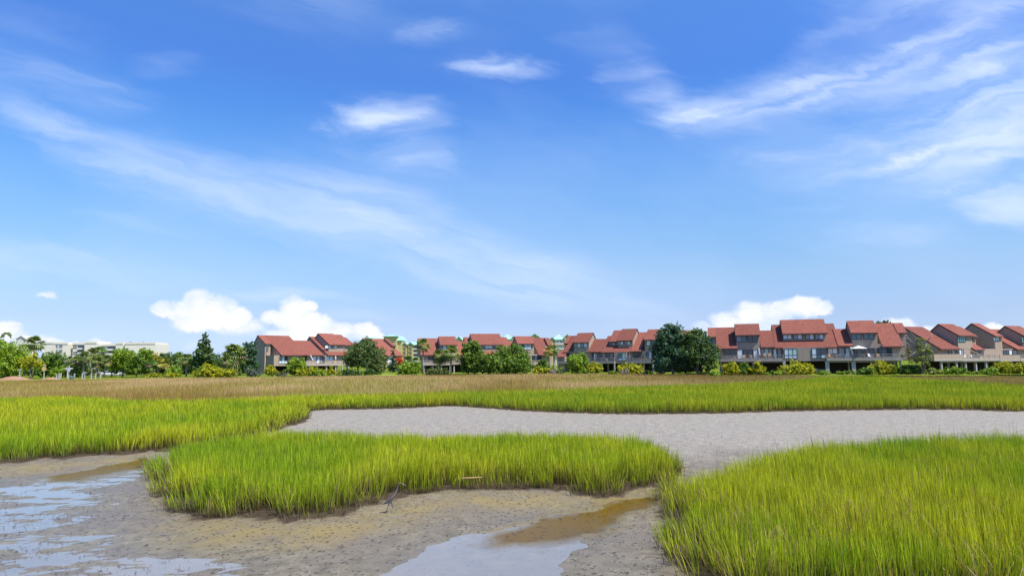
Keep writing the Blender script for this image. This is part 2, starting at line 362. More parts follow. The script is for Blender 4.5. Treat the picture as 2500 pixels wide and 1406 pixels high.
ALG1 = g0((420,1290),(560,1276),(760,1282),(880,1262),(960,1240),(1100,1212),(1300,1206),(1440,1220),(1560,1206),(1560,1216),(1440,1236),(1300,1238),(1100,1236),(960,1275),(800,1320),(600,1330),(440,1318))
ALG2 = g0((0,1140),(200,1128),(350,1108),(360,1120),(200,1148),(0,1166))
BRL = [(0,968),(150,966),(235,966),(300,974),(420,974),(560,971),(720,962),(900,960),(1000,953),(1150,951),(1300,947),(1400,944),(1450,942)]

def ground_grid():
    xs = np.concatenate([-np.geomspace(4000, 48, 26), np.arange(-45, 66, 0.16), np.geomspace(70, 4000, 26)])
    ysl = [-60, -20, 0, 5, 7.5]
    y = 8.5
    while y < 66: ysl.append(y); y += max(0.085, 0.0052*y)
    while y < 200: ysl.append(y); y += 1.6
    while y < 5000: ysl.append(y); y *= 1.12
    ys = np.array(ysl)
    X, Y = np.meshgrid(xs, ys); x = X.ravel(); y = Y.ravel()
    far = sstep(0, 14, y - bankY(x/np.maximum(y, 1)))
    near = (y > 6) & (y < 70) & (np.abs(x) < 70)
    n1 = fbm(x*0.9, y*0.9, 1, 4); n2 = fbm(x*4.5, y*4.5, 5, 3)
    z = 0.026 + (n1-0.5)*0.018 + (n2-0.5)*0.016
    silt = near*sstep(24, 34, y+(fbm(x*.3, y*.3, 61, 3)-.5)*8)*sstep(-12, -4, x+0.25*y)
    veg = np.zeros(x.shape); alg = np.zeros(x.shape); wet = np.zeros(x.shape); deep = np.zeros(x.shape)
    wx = x + (fbm(x*1.3, y*1.3, 8, 3)-0.5)*0.9; wy = y + (fbm(x*1.3, y*1.3, 18, 3)-0.5)*0.9
    for P in (ISLAND, RIGHT, BACK):
        ins = inpoly(x, y, P); d = dpoly(x, y, P)
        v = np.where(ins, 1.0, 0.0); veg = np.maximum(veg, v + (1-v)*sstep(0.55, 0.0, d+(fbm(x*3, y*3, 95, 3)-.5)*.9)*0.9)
    def soft(P, w, wob=True):
        xx, yy = (wx, wy) if wob else (x, y)
        i = inpoly(xx, yy, P); d = dpoly(xx, yy, P)
        return np.where(i, 0.5+0.5*np.clip(d/w, 0, 1), 0.5-0.5*np.clip(d/w, 0, 1))
    wP = soft(POOL, 0.9); wC = soft(CHAN, 0.5); wW = soft(WET, 3.0); wD = soft(DEEP, 1.0); wF = soft(FILM2, 0.8)
    z = z - near*(sstep(0.35, 0.9, wP)*0.042 + sstep(0.4, 1, wC)*0.07 + sstep(0.1, 0.8, wW)*0.026 + sstep(0.4, 1, wD)*0.05 + sstep(0.3, 1, wF)*0.02)
    wet = np.clip(near*np.maximum.reduce([sstep(0.0, 0.5, wP), sstep(0, 0.5, wC), sstep(0, 0.6, wW), sstep(0, .5, wF)]), 0, 1)
    z = z + near*np.clip(wW*1.6, 0, 1)*((fbm(x*0.7, y*2.4, 51, 5)-0.5)*0.040 + (fbm(x*4, y*9, 52, 2)-0.5)*0.024)
    alg = near*np.maximum.reduce([soft(ALG1, 1.1)*1.0, soft(ALG2, 0.8)*0.75])
    deep = near*np.maximum(wD, sstep(0.3, 1, wC))
    z = np.where(veg > 0.93, 0.085, z)
    z = z*(1-far) + (GZ)*far + far*(fbm(x*0.05, y*0.05, 3, 3)-0.5)*0.5*sstep(180, 260, y)
    # low rise of bare earth on the left and the mown slope
    V = np.stack([x, y, z], 1)
    ny, nx = X.shape
    i = np.arange(ny-1)[:, None]*nx + np.arange(nx-1)[None, :]; i = i.ravel()
    F = np.stack([i, i+1, i+nx+1, i+nx], 1)
    m, nt, b = nmat('tidal_mud'); N = nt.nodes; L = nt.links
    o = np_mesh('ground', V, 0, [F], None, m, smooth=True)
    for nm, arr in (('veg', veg), ('alg', alg), ('wet', wet), ('lawn', far), ('deep', deep), ('silt', silt)):
        a = o.data.attributes.new(nm, 'FLOAT', 'POINT'); a.data.foreach_set('value', arr.astype(np.float32))
    def attr(nm):
        n = N.new('ShaderNodeAttribute'); n.attribute_name = nm; return n.outputs['Fac']
    tc = N.new('ShaderNodeTexCoord')
    def noise(scale, det=6, rough=0.6, sc=(1, 1, 1)):
        mp = N.new('ShaderNodeMapping'); L.new(tc.outputs['Object'], mp.inputs[0]); mp.inputs['Scale'].default_value = sc
        n = N.new('ShaderNodeTexNoise'); L.new(mp.outputs[0], n.inputs[0]); n.inputs['Scale'].default_value = scale
        n.inputs['Detail'].default_value = det; n.inputs['Roughness'].default_value = rough; return n.outputs[0]
    def mr(v, a, b_, lo=0, hi=1):
        n = N.new('ShaderNodeMapRange'); n.interpolation_type = 'SMOOTHSTEP'; L.new(v, n.inputs[0])
        for k, q in zip((1, 2, 3, 4), (a, b_, lo, hi)): n.inputs[k].default_value = q
        return n.outputs[0]
    def mixc(f, a, b_):
        n = N.new('ShaderNodeMix'); n.data_type = 'RGBA'
        if isinstance(f, float): n.inputs[0].default_value = f
        else: L.new(f, n.inputs[0])
        for k, q in ((6, a), (7, b_)):
            if isinstance(q, tuple): n.inputs[k].default_value = q+(1,)
            else: L.new(q, n.inputs[k])
        return n.outputs[2]
    def mth(op, a, b_):
        n = N.new('ShaderNodeMath'); n.operation = op; n.use_clamp = True
        for k, q in ((0, a), (1, b_)):
            if isinstance(q, (int, float)): n.inputs[k].default_value = q
            else: L.new(q, n.inputs[k])
        return n.outputs[0]
    big, mid, fin = noise(0.35), noise(2.2, 8, 0.65), noise(22, 6, 0.7)
    c = mixc(mr(mid, 0.3, 0.7), (0.13, 0.102, 0.054), (0.27, 0.222, 0.138))
    c = mixc(mr(big, 0.35, 0.7), c, (0.17, 0.138, 0.10))
    c = mixc(mth('MULTIPLY', attr('silt'), 0.8), c, mixc(mr(mid, 0.35, 0.65), (0.27, 0.232, 0.172), (0.38, 0.33, 0.25)))
    an = mr(noise(0.8, 5, 0.6), 0.22, 0.62)
    c = mixc(mth('MULTIPLY', attr('alg'), an), c, (0.28, 0.205, 0.06))
    c = mixc(mr(attr('deep'), 0.2, 0.9), c, (0.24, 0.17, 0.035))
    vo = N.new('ShaderNodeTexVoronoi'); L.new(tc.outputs['Object'], vo.inputs[0]); vo.inputs['Scale'].default_value = 6.5; vo.inputs['Randomness'].default_value = 1
    pit = mth('MULTIPLY', mr(vo.outputs['Distance'], 0.34, 0.16), mr(noise(3.1, 3, 0.6), 0.40, 0.52))
    c = mixc(mth('MULTIPLY', pit, 0.75), c, (0.06, 0.045, 0.035))
    c = mixc(mth('MULTIPLY', mr(fin, 0.54, 0.66), 0.40), c, (0.07, 0.052, 0.04))
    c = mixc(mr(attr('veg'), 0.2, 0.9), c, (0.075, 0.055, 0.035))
    lw = mixc(mr(noise(0.25, 6, 0.6), 0.35, 0.65), (0.10, 0.17, 0.018), (0.19, 0.20, 0.03))
    c = mixc(mr(attr('lawn'), 0.2, 0.7), c, lw)
    L.new(c, b.inputs['Base Color'])
    rg = mth('SUBTRACT', 0.56, mth('MULTIPLY', attr('wet'), 0.34))
    rg2 = N.new('ShaderNodeMath'); rg2.operation = 'MULTIPLY_ADD'; L.new(fin, rg2.inputs[0]); rg2.inputs[1].default_value = 0.15; L.new(rg, rg2.inputs[2])
    rg3 = mth('ADD', rg2.outputs[0], mth('MULTIPLY', mth('ADD', attr('lawn'), attr('veg')), 0.5))
    L.new(rg3, b.inputs['Roughness'])
    L.new(mth('SUBTRACT', 0.46, mth('MULTIPLY', mth('ADD', attr('lawn'), attr('veg')), 0.5)), b.inputs['Specular IOR Level'])
    bp = N.new('ShaderNodeBump'); bp.inputs['Strength'].default_value = 1.0; bp.inputs['Distance'].default_value = 0.06
    hh = N.new('ShaderNodeMath'); hh.operation = 'MULTIPLY_ADD'; L.new(pit, hh.inputs[0]); hh.inputs[1].default_value = -0.6; L.new(mth('ADD', mth('MULTIPLY', fin, 0.5), mth('MULTIPLY', mid, 0.5)), hh.inputs[2])
    L.new(hh.outputs[0], bp.inputs['Height']); L.new(bp.outputs[0], b.inputs['Normal'])
    tag(o, kind='structure')
    # shallow water standing in the low places: pale diffuse imitates reflected cloud, tea-brown runnels have reflected grass in their tint
    xs = np.arange(-36, 15, 0.2); ys = np.arange(8, 39, 0.16); X, Y = np.meshgrid(xs, ys); x = X.ravel(); y = Y.ravel()
    wx = x+(fbm(x*1.5, y*1.5, 71, 4)-0.5)*1.1; wy = y+(fbm(x*1.5, y*1.5, 81, 4)-0.5)*1.1
    br = np.zeros(x.shape)
    for P, w_ in ((DEEP, 0.35), (CHAN, 0.3)):
        i = inpoly(wx, wy, P); d = dpoly(wx, wy, P); br = np.maximum(br, np.where(i, 0.6+0.4*np.clip(d/w_, 0, 1), 0.6-0.6*np.clip(d/w_, 0, 1)))
    ny, nx = X.shape; i = (np.arange(ny-1)[:, None]*nx+np.arange(nx-1)[None, :]).ravel()
    m, nt, b = nmat('shallow_water'); N = nt.nodes; L = nt.links
    wo = np_mesh('water', np.stack([x, y, np.full(x.shape, 0.004)], 1), 0, [np.stack([i, i+1, i+nx+1, i+nx], 1)], None, m)
    at_ = wo.data.attributes.new('brown', 'FLOAT', 'POINT'); at_.data.foreach_set('value', br.astype(np.float32))
    bn = attr('brown')
    def mixf(a, b_):
        n = N.new('ShaderNodeMix'); L.new(bn, n.inputs[0]); n.inputs[2].default_value = a; n.inputs[3].default_value = b_; return n.outputs[0]
    tr = N.new('ShaderNodeBsdfTransparent'); L.new(mixc(bn, (0.95, 0.92, 0.86), (0.80, 0.70, 0.36)), tr.inputs[0])  # brown end: water and bed colour, with reflected grass painted in
    df = N.new('ShaderNodeBsdfDiffuse'); df.inputs[0].default_value = (0.60, 0.55, 0.47, 1)  # pale silty colour, also a painted reflection of bright cloud
    m1 = N.new('ShaderNodeMixShader'); L.new(mixf(0.27, 0.0), m1.inputs[0]); L.new(tr.outputs[0], m1.inputs[1]); L.new(df.outputs[0], m1.inputs[2])
    gl = N.new('ShaderNodeBsdfGlossy'); gl.inputs['Roughness'].default_value = 0.05; gl.inputs[0].default_value = (0.95, 0.95, 0.95, 1)
    fr = N.new('ShaderNodeFresnel'); fr.inputs[0].default_value = 1.33; ms = N.new('ShaderNodeMixShader')
    tc = N.new('ShaderNodeTexCoord'); mp = N.new('ShaderNodeMapping'); L.new(tc.outputs['Object'], mp.inputs[0]); mp.inputs['Rotation'].default_value = (0, 0, 0.5); mp.inputs['Scale'].default_value = (2, 7, 1)
    n = N.new('ShaderNodeTexNoise'); L.new(mp.outputs[0], n.inputs[0]); n.inputs['Scale'].default_value = 2.5; n.inputs['Detail'].default_value = 3
    bp = N.new('ShaderNodeBump'); L.new(mixf(0.08, 0.3), bp.inputs['Strength']); bp.inputs['Distance'].default_value = 0.02; L.new(n.outputs[0], bp.inputs['Height'])
    L.new(bp.outputs[0], gl.inputs['Normal']); L.new(bp.outputs[0], fr.inputs['Normal'])
    ad = N.new('ShaderNodeMath'); ad.operation = 'MULTIPLY_ADD'; L.new(fr.outputs[0], ad.inputs[0]); L.new(mixf(1.25, 0.5), ad.inputs[1]); L.new(mixf(0.06, 0.0), ad.inputs[2]); ad.use_clamp = True
    L.new(ad.outputs[0], ms.inputs[0]); L.new(m1.outputs[0], ms.inputs[1]); L.new(gl.outputs[0], ms.inputs[2]); L.new(ms.outputs[0], N['Material Output'].inputs[0])
    tag(wo, kind='structure')
ground_grid()

# ------------------------------------------------------------------ grass (blades as real geometry)
def blades(name, pts, h, wd, tilt, az, C0, C1, segs=3, bend=0.35, z0=0.05, label=None, cat=None, group=None):
    n = len(pts); ts = np.linspace(0, 1, segs+1)
    dx = np.cos(az); dy = np.sin(az)                      # lean direction
    fa = rng.uniform(0, math.pi, n); sx = np.cos(fa); sy = np.sin(fa)   # width direction
    per = 2*segs+1
    V = np.zeros((n, per, 3), np.float32); C = np.zeros((n, per, 3), np.float32)
    k = 0
    for i, t in enumerate(ts):
        off = h*tilt*(t*(1-bend)+bend*t*t*1.6)
        cx = pts[:, 0]+dx*off; cy = pts[:, 1]+dy*off; cz = z0 + h*np.sqrt(np.maximum(0.05, 1-(tilt*t)**2*0.8))*t
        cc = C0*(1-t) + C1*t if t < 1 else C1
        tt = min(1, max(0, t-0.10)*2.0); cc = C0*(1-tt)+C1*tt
        if i == segs:
            V[:, k] = np.stack([cx, cy, cz], 1); C[:, k] = cc; k += 1
        else:
            ww = wd*0.5*(1-0.55*t)*(0.75 if i == 0 else 1)
            V[:, k] = np.stack([cx-sx*ww, cy-sy*ww, cz], 1); V[:, k+1] = np.stack([cx+sx*ww, cy+sy*ww, cz], 1)
            C[:, k] = cc; C[:, k+1] = cc; k += 2
    b = (np.arange(n)*per)[:, None]
    Q = []
    for i in range(segs-1): Q.append(b + np.array([[2*i, 2*i+1, 2*i+3, 2*i+2]]))
    F = []
    if Q: F.append(np.concatenate(Q))
    F.append(b + np.array([[2*segs-2, 2*segs-1, 2*segs]]))
    o = np_mesh(name, V.reshape(-1, 3), 0, F, C.reshape(-1, 3), M_GRASS)
    return tag(o, label, cat, group, 'stuff')

def scatter(P, dens, x0, x1, y0, y1, vis=True):
    """points in polygon P; dens(y) per square metre; only in a wedge the marsh view could show."""
    out = []
    step = 2.0
    y = y0
    while y < y1:
        ye = min(y1, y+step); d = dens((y+ye)/2)
        xa, xb = max(x0, -0.86*ye-3), min(x1, 0.86*ye+3)
        if xb > xa:
            n = int(d*(ye-y)*(xb-xa)); px = rng.uniform(xa, xb, n); py = rng.uniform(y, ye, n)
            k = inpoly(px, py, P); out.append(np.stack([px[k], py[k]], 1))
        y = ye
    return np.concatenate(out)
GREEN_A = np.array([0.235, 0.365, 0.012]); GREEN_B = np.array([0.47, 0.49, 0.02]); STRAW = np.array([0.42, 0.31, 0.14]); MUD_SHADE = np.array([0.085, 0.06, 0.035])  # last colour: muddy blade foot with root shadow painted in as well
def colours(p, yellow=0.0, dead=0.05, basec=None):
    n = len(p); f = fbm(p[:, 0]*0.28, p[:, 1]*0.20, 4, 4); f2 = fbm(p[:, 0]*1.2, p[:, 1]*1.2, 14, 2)
    t = np.clip((f-0.5)*2.2+0.5+yellow+(f2-.5)*.8+rng.normal(0, 0.16, n), 0, 1)[:, None]
    c = GREEN_A*(1-t)+GREEN_B*t
    c = c*np.clip(rng.normal(1, 0.34, n), 0.35, 1.9)[:, None]
    dd = rng.random(n) < dead*(0.4+1.6*(f2 > 0.55)); c[dd] = STRAW*rng.uniform(0.6, 1.2, dd.sum())[:, None]
    c0 = (MUD_SHADE if basec is None else basec)*rng.uniform(0.6, 1.6, n)[:, None]
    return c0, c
def edge_lean(p, P, dist, tilt, az):
    """blades near the edge of the stand lean outwards"""
    d = dpoly(p[:, 0], p[:, 1], P); e = 0.25
    gx = dpoly(p[:, 0]+e, p[:, 1], P)-d; gy = dpoly(p[:, 0], p[:, 1]+e, P)-d
    k = d < dist; w = (1-d/dist).clip(0, 1)
    a2 = np.arctan2(-gy, -gx)+rng.normal(0, 0.5, len(p))
    az = np.where(k & (rng.random(len(p)) < 0.8), a2, az); tilt = np.where(k, tilt+0.36*w*rng.random(len(p))**1.5, tilt)
    return tilt, az, d
def stand(name, P, dens, yr, width, label, segs=3, hmean=BH, yellow=0.0, dead=0.05, xr=(-200, 200), lean=True, hsd=0.10, group='stands of green cordgrass'):
    p = scatter(P, dens, xr[0], xr[1], yr[0], yr[1]); n = len(p)
    hn = fbm(p[:, 0]*0.45, p[:, 1]*0.45, 9, 3)
    tuft = vnoise(p[:, 0]*2.6, p[:, 1]*2.6, 77)*0.6+vnoise(p[:, 0]*6.5, p[:, 1]*6.5, 78)*0.4
    h = hmean*(0.90+0.36*(hn-0.5))*(0.86+0.30*tuft)*np.clip(rng.normal(0.93, hsd, n), 0.45, 1.25)
    h = h*np.where(rng.random(n) < 0.02, 1.22, 1)
    tilt = np.abs(rng.normal(0.075, 0.07, n)); az = rng.normal(2.7, 1.5, n)
    if lean:
        tilt, az, d = edge_lean(p, P, 0.8, tilt, az)
        h = h*np.where(d < 0.35, rng.uniform(0.5, 1.0, n), 1)
        keep = rng.random(n) < sstep(0.0, 0.5, d+(fbm(p[:, 0]*1.9, p[:, 1]*1.9, 33, 2)-0.5)*1.7)*sstep(0.12, 0.5, tuft+0.12)
    else: keep = np.ones(n, bool)
    wd = width(p[:, 1])*rng.uniform(0.7, 1.4, n)
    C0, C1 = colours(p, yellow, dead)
    dd = C1[:, 2] > 0.06; tilt = np.where(dd, tilt+rng.random(n)*0.55, tilt); h = np.where(dd, h*rng.uniform(0.6, 1.0, n), h)
    if lean:      # stray shoots pushed out beyond the edge
        st = (d < 0.45) & (vnoise(p[:, 0]*1.7, p[:, 1]*1.7, 91) > 0.55) & (rng.random(n) < 0.8); e = 0.2
        gx = dpoly(p[:, 0]+e, p[:, 1], P)-d; gy = dpoly(p[:, 0], p[:, 1]+e, P)-d; q = (0.25+0.35*rng.random(n)**2)*st/e
        p = np.stack([p[:, 0]-gx*q, p[:, 1]-gy*q], 1); h = np.where(st, h*rng.uniform(0.5, 1, n), h); keep = keep | (st & (rng.random(n) < 0.75))
    p, h, wd, tilt, az, C0, C1 = (q[keep] for q in (p, h, wd, tilt, az, C0, C1))
    print(name, label, len(p))
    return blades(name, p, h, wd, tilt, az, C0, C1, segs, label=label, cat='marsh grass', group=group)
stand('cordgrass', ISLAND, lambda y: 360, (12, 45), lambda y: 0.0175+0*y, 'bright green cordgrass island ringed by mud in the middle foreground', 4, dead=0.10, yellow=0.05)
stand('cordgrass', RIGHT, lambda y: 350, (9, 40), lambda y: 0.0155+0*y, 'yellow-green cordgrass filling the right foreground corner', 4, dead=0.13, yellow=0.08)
def bandpoly(back):   # polygon test helper: green between the shore and the brown grass
    return back
GREENB = SHORE_L + SHORE_F + [(150, 50), (170, 160)] + g1((2500,938),(2420,934),(2300,926),(2150,918),(2000,920),(1900,928),(1800,934),(1650,938),(1500,942),(1300,950),(1150,953),(1000,956),(900,962),(720,965),(560,973),(420,976),(300,976),(235,968),(0,970),(-250,970))
LEFT = [q for q in GREENB]
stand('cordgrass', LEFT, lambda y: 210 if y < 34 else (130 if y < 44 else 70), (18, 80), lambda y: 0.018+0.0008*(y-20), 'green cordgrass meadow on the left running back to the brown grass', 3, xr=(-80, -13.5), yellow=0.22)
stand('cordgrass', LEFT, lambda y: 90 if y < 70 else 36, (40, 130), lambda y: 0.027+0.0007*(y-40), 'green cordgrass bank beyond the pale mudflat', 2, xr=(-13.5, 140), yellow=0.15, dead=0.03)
# brown needlerush behind
def brown():
    ysb = np.array([q[1] for q in g1(*BRL)])
    n = 420000
    y = np.sqrt(rng.uniform(50**2, 176**2, n)); x = rng.uniform(-0.85, 0.85, n)*y
    r = x/y
    front = inpoly(x, y, GREENB)
    ok = (~front) & (y > 60) & (y < bankY(r)+1) & (y > 62)
    # right hand: thin green-brown mixture
    x, y = x[ok], y[ok]; n = len(x)
    rr = x/y
    f = fbm(x*0.06, y*0.03, 21, 4)
    h = rng.normal(0.95, 0.13, n)*(0.9+0.3*(f-0.5))*np.where(rr > 0.45, 0.75, 1)
    t = np.clip((f-0.5)*3+0.5+rng.normal(0, 0.22, n), 0, 1)[:, None]
    A = np.array([0.40, 0.25, 0.065]); B = np.array([0.66, 0.46, 0.21]); G = np.array([0.34, 0.32, 0.03])
    c = A*(1-t)+B*t
    g = (rng.random(n) < 0.08+0.42*sstep(0.52, 0.66, fbm(x*0.05+9, y*0.025, 31, 3))+0.25*(rr > 0.3))
    c[g] = G*rng.uniform(0.7, 1.3, g.sum())[:, None]
    c *= (rng.uniform(0.72, 1.25, n)*np.interp(rr, [0.12, 0.35], [1.0, 0.74]))[:, None]
    p = np.stack([x, y], 1)
    z0 = GZ*sstep(0, 14, y-bankY(rr))+0.03
    wd = (0.022+0.0005*(y-60))*rng.uniform(0.7, 1.4, n)
    print('brown', n)
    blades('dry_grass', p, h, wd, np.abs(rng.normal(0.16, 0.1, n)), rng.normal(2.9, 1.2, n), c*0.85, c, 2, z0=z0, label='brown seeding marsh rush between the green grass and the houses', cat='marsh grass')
brown()
def stalks():
    p = scatter(RIGHT, lambda y: 2.2, 0, 30, 12, 40); d = dpoly(p[:, 0], p[:, 1], RIGHT); p = p[(d > 0.3)]
    n = len(p); c = np.array([0.17, 0.15, 0.06])*rng.uniform(0.7, 1.3, n)[:, None]
    blades('seed_stalks', p, rng.uniform(1.15, 1.6, n), np.full(n, 0.009), np.abs(rng.normal(0.12, 0.08, n)), rng.normal(2.6, .8, n), c, c, 3, label='thin dark seed stalks standing above the right foreground grass', cat='marsh grass')
stalks()
def litter():
    """dead stems and roots splayed along the mud at the foot of the stands"""
    P = ISLAND; pts = []; az = []
    for P, a, bnd in ((ISLAND, 0, 27), (RIGHT, 0, 10), (SHORE_L, 0, len(SHORE_L))):
        for i in range(bnd-1):
            (x0, y0), (x1, y1) = P[i], P[i+1]; L = math.hypot(x1-x0, y1-y0)
            if L > 12: continue
            n = int(L*34); t = rng.random(n)
            nx, ny = (y1-y0)/L, -(x1-x0)/L
            mid = ((x0+x1)/2+nx*0.2, (y0+y1)/2+ny*0.2)
            if P is SHORE_L:
                if ny > 0: nx, ny = -nx, -ny
            elif inpoly(np.array([mid[0]]), np.array([mid[1]]), P)[0]: nx, ny = -nx, -ny
            o = rng.uniform(-0.25, 0.10, n)
            pts.append(np.stack([x0+(x1-x0)*t+nx*o, y0+(y1-y0)*t+ny*o], 1)); az.append(np.arctan2(ny, nx)+rng.normal(0, 0.6, n))
    p = np.concatenate(pts); az = np.concatenate(az); n = len(p)
    c = np.where(rng.random(n)[:, None] < 0.45, np.array([0.34, 0.28, 0.19]), np.array([0.07, 0.05, 0.035]))*rng.uniform(0.6, 1.2, n)[:, None]
    blades('grass_litter', p, rng.uniform(0.15, 0.5, n), rng.uniform(0.007, 0.014, n), rng.uniform(0.3, 0.95, n), az, c, c, 2, z0=0.03, label='dead stems and roots splayed on the mud along the grass edges', cat='grass litter')
litter()
def straw():
    g = rng; P = []; az = []
    for k in range(46):
        cx, cy = g.uniform(4.5, 16), g.uniform(9.6, 17)
        if not inpoly(np.array([cx]), np.array([cy]), RIGHT)[0]: continue
        n = g.integers(14, 50); P.append(np.stack([g.normal(cx, .28, n), g.normal(cy, .22, n)], 1)); az.append(g.normal(g.uniform(0, 6), .9, n))
    p = np.concatenate(P); az = np.concatenate(az); n = len(p)
    c = np.array([.46, .31, .12])*g.uniform(.6, 1.2, n)[:, None]
    blades('dead_straw', p, g.uniform(.25, .6, n), g.uniform(.010, .018, n), g.uniform(.3, .95, n), az, c, c, 3, bend=.25, z0=g.uniform(.2, .62, n), label='bent tan straw caught in the right foreground grass', cat='dead grass')
straw()
def clods():
    """crumbs of mud, snails and bits of shell strewn over the flat"""
    n = 26000; y = 10+34*rng.random(n)**1.6; x = rng.uniform(-0.85, 0.35, n)*y
    far = rng.random(n) < 0.18; y[far] = rng.uniform(27, 58, far.sum()); x[far] = rng.uniform(-0.25, 0.85, far.sum())*y[far]
    bad = inpoly(x, y, ISLAND) | inpoly(x, y, RIGHT) | inpoly(x, y, BACK) | inpoly(x, y, POOL) | inpoly(x, y, CHAN)
    den = fbm(x*0.6, y*0.6, 41, 3); bad |= (rng.random(n) > sstep(0.35, 0.62, den)+0.15)
    x, y = x[~bad], y[~bad]; n = len(x)
    s = rng.uniform(0.008, 0.030, n)*np.where(rng.random(n) < 0.06, 1.7, 1); z = np.full(n, 0.028)
    pale = rng.random(n) < 0.10; s[pale] *= 0.55
    c = np.where(pale[:, None], np.array([0.62, 0.58, 0.50]), np.array([0.085, 0.065, 0.05])*rng.uniform(0.7, 1.8, n)[:, None])
    base = np.array([[1,0,0],[0,1,0],[-1,0,0],[0,-1,0],[0,0,.8]], float)
    a = rng.uniform(0, 6.28, n); ca, sa = np.cos(a), np.sin(a); el = rng.uniform(0.5, 1.2, n)
    bx = base[None, :, 0]*s[:, None]; by = base[None, :, 1]*(s*el)[:, None]
    V = np.stack([x[:, None]+bx*ca[:, None]-by*sa[:, None], y[:, None]+bx*sa[:, None]+by*ca[:, None], z[:, None]-0.004+base[None, :, 2]*(s*0.7)[:, None]], 2)
    b = (np.arange(n)*5)[:, None]
    F = np.concatenate([b+np.array([[i, (i+1) % 4, 4]]) for i in range(4)])
    C = np.repeat(c[:, None, :], 5, 1)
    o = np_mesh('mud_crumbs', V.reshape(-1, 3), 0, [F], C.reshape(-1, 3), M_LEAFLESS, smooth=False)
    tag(o, 'dark mud crumbs, snails and shell bits strewn over the flat', 'mud crumbs', kind='stuff')
M_LEAFLESS, _nt, _b = nmat('crumbs')
_a = _nt.nodes.new('ShaderNodeAttribute'); _a.attribute_name = 'col'; _nt.links.new(_a.outputs['Color'], _b.inputs['Base Color']); _b.inputs['Roughness'].default_value = 0.6
clods()


